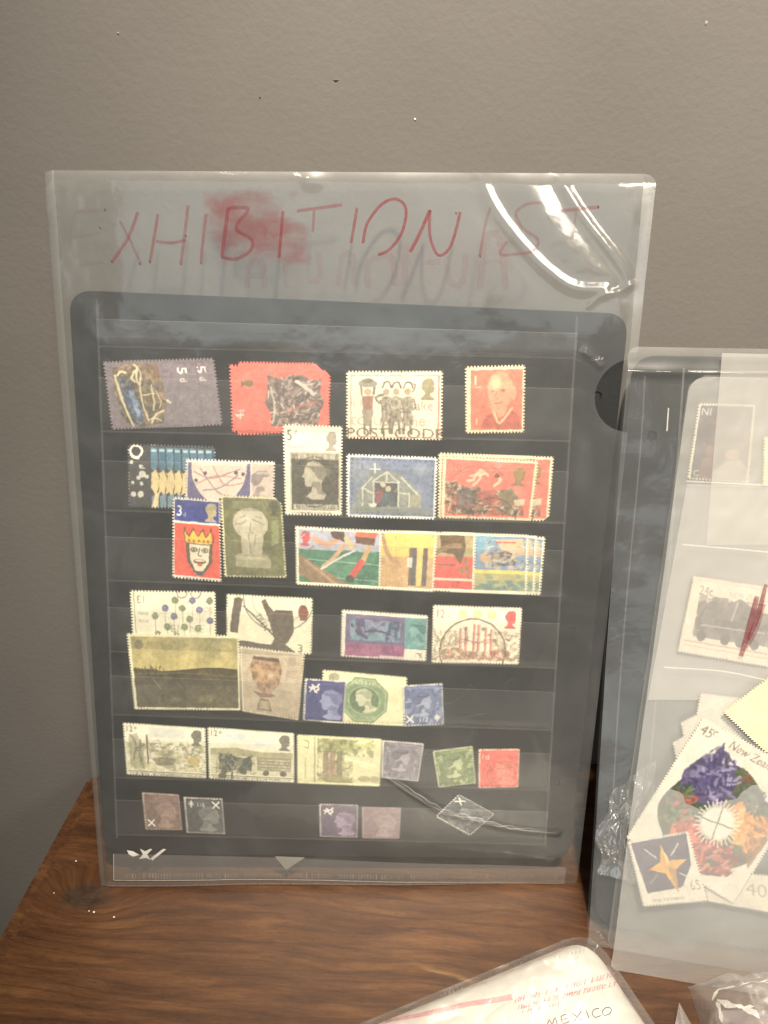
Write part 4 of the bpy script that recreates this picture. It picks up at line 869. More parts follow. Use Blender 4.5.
def vase():
    cv = Canvas(30, 30, (222, 212, 184)); cv.rect(3.5, 3.5, 96.5, 96.5, (182, 168, 144)); cv.put(cv.full(3.5, 58, 96.5, 96.5), (168, 152, 130), .8); cv.mottle(cv.full(3.5, 3.5, 96.5, 96.5), [(196, 182, 156)], 8, 5, .6, 1)
    cv.poly([(26, 92), (32, 74), (46, 74), (52, 92)], (122, 104, 84)); cv.poly([(18, 64), (34, 66), (50, 64), (58, 68), (44, 72), (32, 72)], (118, 98, 78)); cv.poly([(22, 12), (60, 12), (66, 30), (62, 50), (48, 66), (34, 66), (20, 48), (16, 30)], (142, 112, 84))
    cv.ell(34, 38, 15, 18, (192, 158, 120), .9, .8); cv.ell(50, 38, 8, 8, (228, 206, 168), .9, .8); cv.mottle(cv.mask([(22, 12), (60, 12), (66, 30), (62, 50), (48, 66), (34, 66), (20, 48), (16, 30)]), [(112, 86, 66), (200, 170, 136)], 2, 7, .5); cv.poly([(22, 12), (60, 12), (62, 17), (20, 17)], (86, 74, 64)); cv.poly([(32, 78), (46, 78), (48, 90), (30, 90)], (196, 182, 152), .6); cv.ell(80, 14, 8, 9, (150, 136, 118), .7, .5); cv.rect(72, 26, 90, 38, (158, 144, 124), .6)
    return cv
stamp([(238.6, 645.2), (305.5, 653.5), (298.8, 720.8), (241.5, 711.8)], vase(), 'buff stamp with a bronze goblet on a stem, right of the landscape stamp', 2, S1, G, seed=32)
def landscape():
    cv = Canvas(51, 34, (232, 228, 192)); cv.rect(3, 4, 97.5, 96, (150, 142, 92)); Yn = (cv.Y - 4) / 92
    sky = cv.full(3, 4, 97.5, 48); cv.mottle(sky, [(176, 164, 104), (188, 170, 112), (144, 140, 98), (204, 188, 128)], 9, 4, .7, 1); cv.put(sky * np.clip((cv.Y - 20) / 26, 0, 1), (196, 182, 112), .5)
    hz = 45 + 2.5 * np.sin(cv.X / 16) - (cv.X < 25) * 2 * np.abs(np.sin(cv.X)); gm = ((cv.Y > hz) & (cv.Y < 96) & (cv.X > 3) & (cv.X < 97.5)).astype(float)
    cv.put(gm, (66, 60, 42)); cv.put(gm * (cv.Y > 66), (82, 76, 54)); cv.mottle(gm, [(52, 48, 36), (92, 84, 60)], 6, 9, .6, 1); cv.ell(68, 84, 14, 7, (128, 120, 84), .6, .6); cv.ell(40, 86, 8, 5, (116, 110, 80), .5, .6); cv.line([(4, 52), (50, 50), (97, 54)], .9, (110, 102, 66), .7); cv.line([(20, 58), (26, 72)], 1, (136, 128, 98), .7)
    cv.ell(10, 14, 4, 6, (104, 100, 78), .8); words(cv, 16, 32, 12, 4, (130, 124, 92), .6, 3); cv.hatch(gm, 70, [(48, 44, 32), (96, 88, 62), (74, 68, 48)], 2.4, .7, 3, .6, 5); cv.hatch(cv.mask([(4, 44), (30, 41), (30, 50), (4, 52)]), 40, [(58, 56, 38), (44, 42, 30)], 1.2, .9, 4, .8, 80)
    return cv
stamp([(126, 632.7), (239.9, 635), (241.1, 711), (134, 709.8)], landscape(), 'largest stamp, a dim olive landscape painting in a white border', 3, S1, G, seed=33)
def teal():
    cv = Canvas(41, 24, (224, 218, 202)); cv.rect(5, 8, 73, 72, (98, 88, 126)); cv.rect(73, 8, 98, 74, (92, 146, 148)); cv.rect(5, 68, 73, 95, (146, 84, 122)); cv.rect(10, 18, 68, 62, (106, 148, 162), .9)
    cv.poly([(16, 18), (26, 18), (30, 60), (18, 50)], (74, 70, 108)); cv.poly([(56, 18), (68, 18), (64, 56), (50, 62)], (66, 78, 112)); cv.rect(28, 18, 52, 34, (128, 126, 166), .9); cv.line([(12, 30), (20, 46), (30, 56)], 3, (66, 66, 96)); cv.mottle(cv.full(10, 18, 68, 62), [(70, 76, 116), (140, 162, 180)], 2.2, 5, .6); cv.line([(28, 44), (40, 40), (56, 46)], 2.5, (70, 62, 100))
    cv.profile(87, 40, 50, (116, 164, 162), (60, 104, 112), (50, 90, 96)); cv.rect(79, 22, 96, 27, (60, 104, 112), .5)
    cv.text('1 6', 86, 92, 12, (84, 84, 80), .95, 0, .8); cv.line([(88.5, 82), (91, 84)], 1.4, (84, 84, 80)); cv.line([(14, 70), (16, 94)], 1, (90, 56, 84), .7); cv.line([(58, 60), (62, 96)], 2, (96, 56, 90), .6); cv.mottle(cv.full(5, 68, 73, 95), [(120, 64, 104)], 3, 6, .6); cv.rect(44, 91, 74, 95.5, (214, 190, 196), .8)
    return cv
stamp([(341.2, 608.9), (428.6, 614.8), (426.7, 662), (340, 656.9)], teal(), 'purple, teal and magenta stamp marked 1 6 with a small profile', 1, S1, G, seed=34)
def candles():
    cv = Canvas(41, 27, (236, 226, 204)); r = (184, 92, 88); cv.text('12', 5, 21, 13, (206, 120, 114), 1, 0, .9); cv.text('p', 17, 22, 7, (206, 120, 114), .7); cv.head(87, 22, 30, (212, 88, 88), 1, True)
    g = cv.full(2, 42, 98, 94) * (np.abs(cv.X - 50) > 18); cv.mottle(g, [(186, 172, 146), (160, 148, 124)], 1.5, 5, .6); cv.hatch(g, 90, [(126, 116, 96), (96, 90, 76), (178, 120, 108)], 2.2, .8, 3)
    for x in (33, 50, 66): cv.ell(x, 14, 5, 8, (214, 200, 130), .7); cv.ell(x, 14, 2.4, 5, (240, 224, 160), .9)
    for x in (32, 38, 47, 52, 60, 66): cv.rect(x - 1.5, 30 + abs(x - 49) * .5, x + 1.5, 82, (206, 146, 132), .9); cv.rect(x - 1.5, 30 + abs(x - 49) * .5, x - .3, 82, r, .8); cv.line([(x - 3, 60), (x, 64), (x + 3, 60)], .8, (150, 84, 78), .7)
    cv.line([(26, 66), (34, 56), (50, 62), (66, 56), (74, 66)], 1.2, (150, 120, 96), .8); m = cv.mask([(10, 76), (26, 70), (44, 78), (60, 78), (78, 70), (90, 78), (86, 92), (12, 92)]); cv.put(m, (198, 140, 124), .8); cv.mottle(m, [(160, 90, 82), (226, 206, 176), (130, 118, 92)], 1.8, 8, .8)
    cv.mottle(cv.full(26, 36, 72, 60), [(120, 108, 96)], 2.6, 14, .8); cv.ring(46, 78, 37, 1.8, (96, 88, 78), .8); cv.put((np.abs(np.sin(cv.X * .5) * 3 + 89 - cv.Y) < 2.2) * cv.full(), (150, 132, 110), .6)
    return cv
stamp([(432.5, 604.4), (522.8, 607.2), (519.2, 665), (431, 663)], candles(), 'cream and pink twelve penny stamp with candles and a round postmark', 1, S1, G, seed=35)
def small(bg, fig, dark, kind, mark, paper=(226, 224, 214), txt=None, seed=0, flip=False):
    cv = Canvas(21, 24, paper); cv.rect(5, 4.5, 95, 95.5, bg); cv.put(cv.full(5, 4.5, 95, 95.5) * np.clip((cv.X - 20) / 80, 0, 1), tuple(min(255, c + 22) for c in bg), .5)
    hi = (232, 230, 222)
    if kind == 'bust': cv.profile(63, 58, 70, fig, tuple((np.array(fig) + np.array(bg)) / 2), dark, flip)
    elif kind == 'wild':
        cv.ell(50, 46, 32, 34, tuple((np.array(bg) * .6 + np.array(fig) * .4)), .8, .3); cv.profile(50, 48, 58, fig, dark, dark, True); cv.ell(50, 26, 16, 7, dark, .6)
        cv.mottle(cv.full(6, 6, 22, 95) + cv.full(78, 6, 95, 95) + cv.full(22, 82, 78, 95), [fig], 1.6, 4 + seed, .7); words(cv, 12, 86, 9, 6, fig, .6, 3 + seed)
    if 'lion' in mark:
        for l in ([(14, 30), (20, 16), (28, 20), (34, 12)], [(18, 14), (24, 24), (30, 32)], [(12, 20), (18, 24), (24, 22)], [(26, 30), (34, 24), (32, 18)]): cv.line(l, 4, hi, .95)
    if 'cross' in mark: 
        x, y = mark['cross']; cv.line([(x - 8, y - 8), (x + 8, y + 8)], 4, hi); cv.line([(x + 8, y - 8), (x - 8, y + 8)], 4, hi)
    if 'thistle' in mark: x, y = mark['thistle']; cv.ell(x, y, 9, 8, hi, .7, .5); cv.line([(x, y - 8), (x, y + 10)], 3, hi, .8)
    if txt: cv.text(txt[0], txt[1], txt[2], txt[3], hi, .9)
    return cv
stamp([(322, 669), (407.9, 676.7), (404.4, 726.7), (321, 722.5)], (lambda cv: (cv.head(14, 22, 34, (150, 146, 120), .9, True), cv.poly([(50 + 30 * cos(a) , 52 + 30 * 1.55 * sin(a)) for a in np.arange(8) * pi / 4 + pi / 8], (112, 138, 98)), cv.poly([(50 + 28.6 * cos(a), 52 + 28.6 * 1.55 * sin(a)) for a in np.arange(8) * pi / 4 + pi / 8], (152, 170, 130)), cv.poly([(50 + 26 * cos(a), 52 + 26 * 1.55 * sin(a)) for a in np.arange(8) * pi / 4 + pi / 8], (118, 144, 104)), cv.ell(50, 52, 19, 28, (150, 170, 130)), cv.ell(50, 52, 17.5, 25, (86, 112, 78)), cv.profile(50, 53, 48, (206, 208, 176), (150, 160, 126), (110, 130, 100), False, -20), words(cv, 36, 64, 19, 7, (226, 224, 190), .8, 5), words(cv, 36, 64, 84, 6, (160, 176, 136), .8, 6), cv.text('SHILLING', 34, 22, 8, (222, 222, 190), .9, 0, .62), cv)[-1])(Canvas(41, 26, (226, 224, 182))), 'pale green stamp with embossed octagon reading SHILLING, between two blue stamps', 0, S1, G, seed=36)
stamp([(304.4, 677.7), (347, 680.4), (344, 723.5), (302.3, 720.4)], small((52, 56, 116), (138, 146, 190), (70, 74, 128), 'bust', {'lion': 1}, seed=1), 'dark blue small stamp with white lion and profile head, left of the green octagon', 1, S1, G, seed=37)
stamp([(401.7, 685), (442.9, 682.5), (444.6, 725), (403.3, 726.7)], small((84, 98, 142), (152, 164, 194), (66, 78, 118), 'wild', {'cross': (16, 82), 'thistle': (82, 80)}, seed=2, txt=('1/3', 40, 90, 12)), 'mid blue small stamp with white cross, right of the green octagon stamp', 1, S1, G, seed=38)
def canal(k):
    cv = Canvas(41, 28, (234, 232, 208)); cv.text('12', 4, 16, 11, (92, 90, 76), .9, 0, .85); cv.text('p', 14, 12, 5, (92, 90, 76), .8); cv.head(88, 22, 30, (112, 112, 98), 1, True); cv.rect(3, 90, 97, 91.5, (130, 128, 108)); words(cv, 4, 96, 95, 4, (104, 102, 86), .8, 4 + k)
    if k == 0:
        cv.rect(30, 6, 74, 24, (206, 212, 206), .7); cv.mottle(cv.full(3, 36, 97, 88), [(196, 190, 150), (150, 148, 116), (214, 204, 160)], 3, 4, .7); cv.rect(27, 20, 29, 76, (110, 108, 92)); cv.poly([(6, 24), (16, 18), (22, 44), (24, 84), (6, 84)], (162, 162, 132), .8)
        for l in ([(8, 22), (14, 38), (10, 70)], [(20, 30), (18, 60), (22, 84)], [(14, 48), (24, 40)]): cv.line(l, 2, (112, 112, 92), .8)
        cv.hatch(cv.full(4, 30, 96, 88), 110, [(110, 108, 90), (146, 142, 112), (176, 158, 100), (90, 88, 76)], 2.4, .8, 5); cv.poly([(34, 66), (46, 60), (62, 64), (58, 76), (38, 78)], (104, 102, 84), .7); cv.ell(84, 66, 8, 9, (190, 170, 104), .9); cv.ell(50, 54, 16, 8, (158, 156, 116), .7, .6); cv.mottle(cv.full(30, 34, 92, 60), [(130, 128, 100)], 2, 12, .7, 3)
    else:
        cv.ell(32, 14, 18, 9, (196, 210, 218), .8, .5); cv.ell(60, 24, 22, 6, (200, 214, 222), .7, .5); cv.poly([(3, 40), (30, 36), (60, 42), (97, 40), (97, 52), (3, 52)], (170, 166, 128)); cv.rect(3, 52, 97, 88, (210, 206, 172))
        cv.poly([(12, 52), (22, 48), (40, 56), (50, 50), (50, 80), (12, 80)], (74, 84, 76)); cv.mottle(cv.full(10, 48, 40, 84), [(60, 62, 56), (140, 138, 112)], 2, 7, .8); cv.hatch(cv.full(8, 46, 54, 86), 80, [(60, 62, 56), (110, 108, 90), (160, 156, 130)], 2, .8, 7); cv.rect(56, 52, 95, 78, (138, 134, 108)); 
        for q in range(4): words(cv, 58, 94, 56 + 6 * q, 3, (220, 214, 184), .8, 20 + q)
        for x in (18, 40, 66, 86): cv.ell(x, 83, 4, 5, (84, 82, 70)); 
        cv.rect(26, 82, 28, 99, (80, 78, 68)); cv.ell(16, 92, 5, 6, (70, 66, 58), .8)
    return cv
stamp([(122.2, 722), (206.1, 727.5), (206.8, 779), (126.2, 774.9)], canal(0), 'cream twelve penny stamp with street view and pole, leftmost in its row', 1, S1, G, seed=39)
stamp([(206.8, 726.5), (294.8, 732.6), (294.8, 783), (208.5, 779)], canal(1), 'cream twelve penny stamp with locomotive and wagon under blue sky', 2, S1, G, seed=40)
def tree():
    cv = Canvas(41, 28, (226, 224, 176)); cv.rect(20, 4, 22, 96, (176, 170, 126)); cv.line([(9, 12), (14, 14), (13, 26), (9, 24)], 1.4, (150, 146, 104)); cv.rect(9, 46, 11, 88, (188, 184, 134), .8); m = cv.full(24, 6, 66, 94)
    cv.mottle(m, [(150, 150, 104), (186, 184, 132), (122, 126, 90)], 3, 4, .7); 
    for x, c in ((34, (132, 112, 88)), (42, (150, 116, 94)), (50, (120, 112, 82))): cv.poly([(x - 3, 30), (x + 3, 30), (x + 4, 88), (x - 4, 88)], c, .85)
    cv.hatch(m, 90, [(110, 118, 76), (168, 168, 116), (120, 96, 74), (196, 194, 146)], 2, .9, 8); cv.ell(40, 20, 18, 16, (130, 136, 84), .6, .4); cv.ell(66, 22, 16, 12, (160, 166, 104), .7, .5); cv.ell(84, 16, 12, 8, (176, 182, 116), .7, .5); cv.ell(48, 88, 24, 8, (146, 144, 96), .8, .4); cv.ell(80, 84, 9, 7, (150, 146, 108), .8, .3); cv.ell(92, 84, 7, 8, (160, 156, 118), .8, .3); cv.mottle(cv.full(24, 6, 90, 40), [(108, 116, 72)], 2, 12, .6, 3)
    return cv
stamp([(296.3, 733.8), (382.7, 738.3), (380.3, 787), (296.7, 783.6)], tree(), 'yellowish stamp with brown tree trunks and green leaves', 1, S1, G, seed=41)
stamp([(381.7, 739.6), (424.6, 743), (418.8, 782), (380.7, 778)], small((112, 108, 122), (160, 156, 166), (88, 84, 98), 'wild', {}, seed=3), 'grey violet small stamp touching the tree trunk stamp', 0, S1, G, seed=42)
stamp([(431.9, 750.5), (473, 745.3), (476.6, 783.7), (437.9, 788)], small((96, 116, 72), (180, 190, 146), (82, 100, 60), 'wild', {}, (206, 206, 176), seed=5), 'olive green small stamp tilted left, with oval portrait', 1, S1, G, seed=43)
def redsmall():
    cv = small((220, 92, 82), (224, 122, 104), (200, 78, 70), 'bust', {}, (234, 206, 180), ('1d', 10, 26, 13)); cv.postmark(62, 66, 40, (120, 60, 54), .7, False); cv.line([(26, 54), (50, 50), (96, 44)], 1.6, (130, 62, 56), .5); cv.ring(60, 64, 30, 1.4, (120, 60, 54), .5); return cv
stamp([(478, 748.6), (520.3, 748.2), (518.8, 788), (477.7, 788.3)], redsmall(), 'salmon red small stamp with postmark, beside the olive green one', 1, S1, G, seed=44)
stamp([(434.3, 816.7), (458.7, 793.5), (495.5, 813.8), (470, 836.4)], small((62, 66, 72), (110, 114, 118), (48, 52, 58), 'wild', {'cross': (80, 16)}, (196, 194, 188), seed=6), 'dark grey small stamp set on its corner as a diamond', 1, S1, G, seed=45)
stamp([(141.2, 791.7), (179.4, 794), (183, 830.4), (145, 830)], small((112, 90, 84), (152, 128, 118), (92, 74, 72), 'bust', {'cross': (18, 80)}, (178, 164, 152), seed=7, flip=True), 'brown mauve small stamp, leftmost in the bottom row', 1, S1, G, seed=46)
stamp([(183, 796.5), (222.8, 797.9), (225.7, 834.4), (186.2, 833)], small((66, 68, 70), (118, 120, 118), (54, 56, 58), 'bust', {'cross': (80, 20), 'thistle': (18, 18)}, (196, 194, 186), ('1/6', 34, 26, 11), seed=8, flip=True), 'dark grey small stamp with white cross, beside the brown mauve one', 1, S1, G, seed=47)
stamp([(318.6, 803.2), (358.7, 804.3), (358, 838), (319.3, 837)], small((84, 72, 100), (150, 134, 160), (72, 62, 88), 'bust', {'lion': 1}, (206, 200, 198), seed=9), 'purple small stamp with white lion in the bottom row', 1, S1, G, seed=48)
stamp([(361.3, 806.5), (401.7, 807), (400, 839.4), (361.6, 838.7)], small((132, 112, 120), (160, 142, 146), (116, 98, 108), 'bust', {}, (166, 150, 150), seed=10, flip=True), 'faded mauve small stamp right of the purple lion stamp', 1, S1, G, seed=49)
# loose scraps at the bottom of the sleeve
def scrap(name, label, pts, d, mat, cat='paper scrap'):
    Q = [w1(*sheet(u, v, d), d) for u, v in pts]; n = len(Q)
    Q2 = [q - N1 * 0.15 for q in Q]
    F = [list(range(n)), list(range(2 * n - 1, n - 1, -1))] + [[i, i + n, (i + 1) % n + n, (i + 1) % n] for i in range(n)]
    o = mesh_obj(name, Q + Q2, F, mat, smooth=False); tag(o, label, cat, 'paper scraps in the sleeve bottom'); return o
MAT_SCRAP = plain('scrap_paper', (0.62, 0.59, 0.53), 0.6)
scrap('torn_hinge', 'white torn paper scrap, leftmost at the sleeve bottom', [(127, 850.5), (133, 851.5), (139, 855), (133, 856.5), (129, 854.5)], 1.6, MAT_FLECK)
scrap('torn_hinge', 'crossed white torn paper scrap in the middle of the three', [(140, 849), (145, 851.5), (150, 849), (152, 849.5), (147, 854.5), (150.5, 860), (146.5, 858), (139, 859), (143, 854.5)], 1.5, MAT_SCRAP)
scrap('torn_hinge', 'slanting thin white paper sliver, rightmost at the sleeve bottom', [(150.5, 858.5), (163, 849), (166, 849.5), (152.5, 860.5)], 1.7, MAT_SCRAP)
scrap('paper_triangle', 'small pale triangle pointing down in the bottom seam', [(275, 856.5), (305, 857.5), (286, 870)], 1.9, plain('triangle_paper', (0.20, 0.19, 0.17), 0.6), 'paper triangle')
# ------------------------------------------------------------------ second sleeve on the right with a black page
def P2(x, z, d): return np.stack([x, g2(x, z) - d, z + 0 * x], -1)
def edge_x(pix, d=2.0):
    q = np.array([pt2(u, v, d) for u, v in pix]); o = np.argsort(q[:, 2]); return q[o, 2], q[o, 0]
EZ, EX = edge_x([(629, 346), (613, 559), (603, 704), (596, 820), (588, 940)])
XR2 = 470.0
def sheet2(nx, ny, z0, z1, ez, ex, dfun, inset=0.0, rad=6.0, radb=0.0, xr=XR2):
    T_ = np.linspace(0, 1, ny); z = z0 + (z1 - z0) * T_
    xl = np.interp(z, ez, ex) + inset
    q = np.clip((z - (z1 - rad)) / rad, 0, 1); xl = xl + rad * (1 - np.sqrt(1 - q * q + 1e-9))
    if radb: q = np.clip(((z0 + radb) - z) / radb, 0, 1); xl = xl + radb * (1 - np.sqrt(1 - q * q + 1e-9))
    s = np.linspace(0, 1, nx) ** 1.5
    X = xl[:, None] + (xr - xl)[:, None] * s; Z = np.tile(z[:, None], (1, nx))
    return P2(X, Z, dfun(X, Z))
sl2 = thing('plastic_sleeve', 'clear plastic sleeve with a black page, leaning on the wall behind the milky wallet', 'plastic sleeve', (330, -50, 0.3))
def d_front2(x, z):
    d = 2.6 + 0.8 * (fbm(x / 40, z / 30, 61, 3) - 0.4)
    k = np.clip(1 - (TOP2 - z) / 12.0, 0, 1); return d - 2.6 * k * k + 1.2 * np.exp(-((z - TOP2 + 9) / 2.2) ** 2) * (0.7 + 0.6 * vnoise(x / 12, 0 * x, 5))
grid_obj('front_sheet', sheet2(180, 260, 0.4, TOP2, EZ, EX, d_front2, 0, 4.0), MAT_SLEEVE, sl2)
grid_obj('back_sheet', sheet2(30, 60, 0.4, TOP2 - 0.5, EZ, EX, lambda x, z: 0 * x - 1.4, 0, 3.0), MAT_SLEEVE_BACK, sl2)
pg2 = thing('stock_page', 'black stock page with punched left margin in the right hand sleeve', 'stock page', (330, g2(330, 6), 6))
zt = pt2(700, 357, 0)[2]
c2 = [(np.interp(zt, EZ, EX) + 3.0, zt), (455, zt), (455, 8), (np.interp(8, EZ, EX) + 3.0, 8)]
h2 = [pt2(652, 436, 0), pt2(638, 676, 0), pt2(622, 905, 0)]
rounded_card('backing_card', c2, 11.0, [(h[0], h[2]) for h in h2], 2.3, 0.7, MAT_BLACK, pg2, lambda x, z, d: (x, g2(x, z) - d, z), cuts=[(c2[0][1] - k * 6) for k in range(1, 42)])
def rib2(name, pix, w, a, mat, parent, d):
    pts = [pt2(u, v, d) for u, v in pix]
    return strokes_obj(name, [([(p[0], p[2]) for p in pts], w, a)], mat, parent, lambda x, z: np.array([x, g2(x, z) - d, z]))
rib2('margin_line', [(684, 368), (676, 480), (664, 620), (640, 900)], 1.0, .10, MAT_TICK, pg2, 0.2)
rib2('margin_line', [(645, 376), (636, 500), (612, 820)], 0.7, .07, MAT_TICK, pg2, 0.2)
rib2('strip_edge', [(688, 371), (768, 372)], 0.8, .25, MAT_TICK, pg2, 0.3)
rib2('painted_reflection', [(668.5, 408), (667, 431)], 0.6, .55, MAT_TICK, pg2, 0.3)  # thin reflection on the plastic, painted as a pale stroke

# ------------------------------------------------------------------ milky wallet in front of it, with loose stamps
def dw(v): return 5.0 + 9.0 * np.clip((v - 378) / 590, 0, 1)
wq = np.array([pt2(u, v, dw(v)) for u, v in [(690, 379), (676, 480), (664, 570), (652, 660), (640, 745), (626, 850), (613, 955), (611, 964)]]); o_ = np.argsort(wq[:, 2])
WZ, WX = wq[o_, 2], wq[o_, 0]; ZW = pt2(730, 377, 5.0)[2]
def dwz(z): return 5.0 + 9.0 * np.clip((ZW - z) / ZW, 0, 1)
wallet = thing('plastic_wallet', 'milky plastic wallet holding loose stamps, with a red pen mark', 'plastic wallet', (330, -62, 0.3))
MAT_MILK_BACK = film('milky_back_film', haze=0.08, refl=0.03, rough=0.3, haze_col=(0.80, 0.79, 0.75))
def d_wf(x, z): return dwz(z) + 1.0 * (fbm(x / 30, z / 26, 71, 3) - 0.4) + 0.35 * (fbm(x / 7, z / 9, 75, 2) - 0.4)
grid_obj('front_sheet', sheet2(150, 240, 0.4, ZW, WZ, WX, d_wf, 0, 7.0, 2.0), MAT_MILK, wallet)
grid_obj('back_sheet', sheet2(30, 60, 0.4, ZW, WZ, WX, lambda x, z: 0 * x + 3.1, 0.2, 7.0, 2.0), MAT_MILK_BACK, wallet)
for pix in ([(686, 481), (768, 485)], [(682, 544), (768, 552)], [(664, 667), (720, 671), (768, 680)]):
    q = [pt2(u, v, dw(v)) for u, v in pix]
    strokes_obj('pocket_seam', [([(p[0], p[2]) for p in q], 0.6, .28)], MAT_TICK, wallet, lambda x, z: np.array([x, g2(x, z) - float(d_wf(np.float64(x), np.float64(z))) - 0.25, z]))
for pix, w, a in (([(741, 656), (748, 632), (757, 596)], [2.0, 2.8, 2.0], .5), ([(748, 640), (757, 618), (766, 584)], [1.4, 2.4, 1.6], .5), ([(746, 648), (756, 630), (764, 604)], [1.4, 1.8, 1.4], .3)):
    q = [pt2(u, v, dw(v)) for u, v in pix]
    strokes_obj('pen_stroke', [([(p[0], p[2]) for p in q], w, a)], MAT_RED, wallet, lambda x, z: np.array([x, g2(x, z) - float(d_wf(np.float64(x), np.float64(z))) - 0.3, z]))
def quad2(name, label, cat, pix, d, mat, n=(30, 30), wob=0.6, seed=0, group=None):
    S_, T_ = np.meshgrid(np.linspace(0, 1, n[0]), np.linspace(0, 1, n[1])); p = [np.array(q, float) for q in pix]
    U = bil(S_, T_, p); P = np.array([[pt2(u, v, d if np.isscalar(d) else d(v)) for u, v in row] for row in U])
    P[..., 1] -= wob * (fbm(P[..., 0] / 15, P[..., 2] / 15, 90 + seed, 3) - 0.4)
    o = grid_obj(name, P, mat); tag(o, label, cat, group); return o
quad2('glassine_envelope', 'whitish glassine envelope standing up above the wallet at the right edge', 'envelope', [(722, 353), (820, 355), (810, 545), (706, 545)], 4.6, MAT_MILK2, seed=1)
quad2('glassine_envelope', 'whitish glassine envelope behind the black locomotive stamp', 'envelope', [(687, 484), (800, 486), (790, 700), (648, 700)], lambda v: 3.6 + 1.5 * (v - 480) / 220, MAT_MILK2, seed=2)
S2 = lambda base: (lambda u, v, d: pt2(u, v, base + d))
G2 = 'loose stamps in the milky wallet'; TONE[0] = 0.78
def nistamp():
    cv = Canvas(30, 41, (226, 224, 200)); cv.rect(5, 3, 95, 97, (58, 52, 62)); cv.mottle(cv.full(5, 20, 95, 97), [(74, 62, 66), (96, 68, 62), (48, 46, 56)], 6, 4, .7); cv.text('NI', 8, 15, 9, (226, 224, 216)); cv.ell(66, 50, 13, 10, (54, 50, 48)); cv.ell(68, 64, 12, 6, (170, 130, 110), .9); cv.poly([(40, 86), (60, 72), (80, 70), (95, 80), (95, 97), (40, 97)], (150, 140, 134), .9); cv.ell(30, 60, 8, 8, (140, 92, 80), .8, .4); cv.poly([(20, 72), (36, 68), (40, 97), (18, 97)], (108, 70, 66), .8); cv.text('C', 9, 94, 7, (226, 222, 214)); return cv
stamp([(698.3, 402.6), (756, 404), (749, 484), (686.6, 479)], nistamp(), 'dark stamp lettered NI with a white edge, at the top of the milky wallet', 0, S2(3.3), G2, seed=60)
stamp([(763, 436), (812, 436), (808, 486), (762, 486)], Canvas(30, 24, (232, 224, 190)), 'blank cream stamp back cut by the picture edge, beside the dark NI stamp', 0, S2(4.6), G2, seed=61)
def train():
    cv = Canvas(48, 34, (232, 218, 198)); k = (84, 78, 76); cv.text('24c', 11, 22, 11, (110, 100, 92), .9); cv.text('NEW ZEALAND', 46, 20, 7, (160, 130, 118), .7)
    cv.poly([(18, 40), (26, 28), (36, 30), (42, 22), (48, 28), (58, 20), (66, 24), (76, 32), (94, 34), (96, 74), (14, 76), (12, 54)], k, .9); cv.mottle(cv.full(12, 22, 96, 76), [(120, 112, 106), (64, 60, 58)], 3, 4, .7); cv.line([(20, 60), (90, 58)], 1.4, (180, 170, 160), .8); cv.line([(56, 26), (52, 48)], 2, (176, 168, 158), .8)
    for x in (22, 48, 64, 80): cv.ell(x, 74, 5, 7, (60, 56, 56))
    cv.rect(5, 82, 96, 84, (190, 150, 130), .8); cv.rect(5, 88, 96, 89, (170, 150, 120), .8); cv.rect(4, 4, 97, 5, (206, 180, 160), .8); return cv
stamp([(693, 575), (778, 588), (770, 668), (676.6, 652)], train(), 'cream 24c stamp with a grey steam locomotive, under the red pen mark', 0, S2(6.3), G2, seed=62)
for i, (q, l) in enumerate([([(700, 692), (746, 698), (742, 752), (690, 745)], 'blank white stamp back above the diamond coral stamp'), ([(680, 722), (712, 706), (730, 752), (690, 772)], 'blank white stamp back tilted left of the other blank backs'), ([(672, 742), (702, 726), (716, 776), (684, 796)], 'lowest of the blank white stamp backs, behind the coral stamp')]):
    stamp(q, Canvas(24, 24, (224 - 4 * i, 220 - 4 * i, 206 - 5 * i)), l, i, S2(6.0), G2, seed=63 + i, bow=1.0)
def forty():
    cv = Canvas(41, 20, (228, 222, 204)); cv.text('40c', 44, 60, 34, (140, 134, 122), .7); cv.ell(92, 40, 18, 40, (206, 150, 140), .6, .4); return cv
stamp([(700, 868), (800, 878), (796, 918), (708, 902)], forty(), 'white stamp marked 40c below the coral stamp', 0, S2(9.0), G2, seed=67)
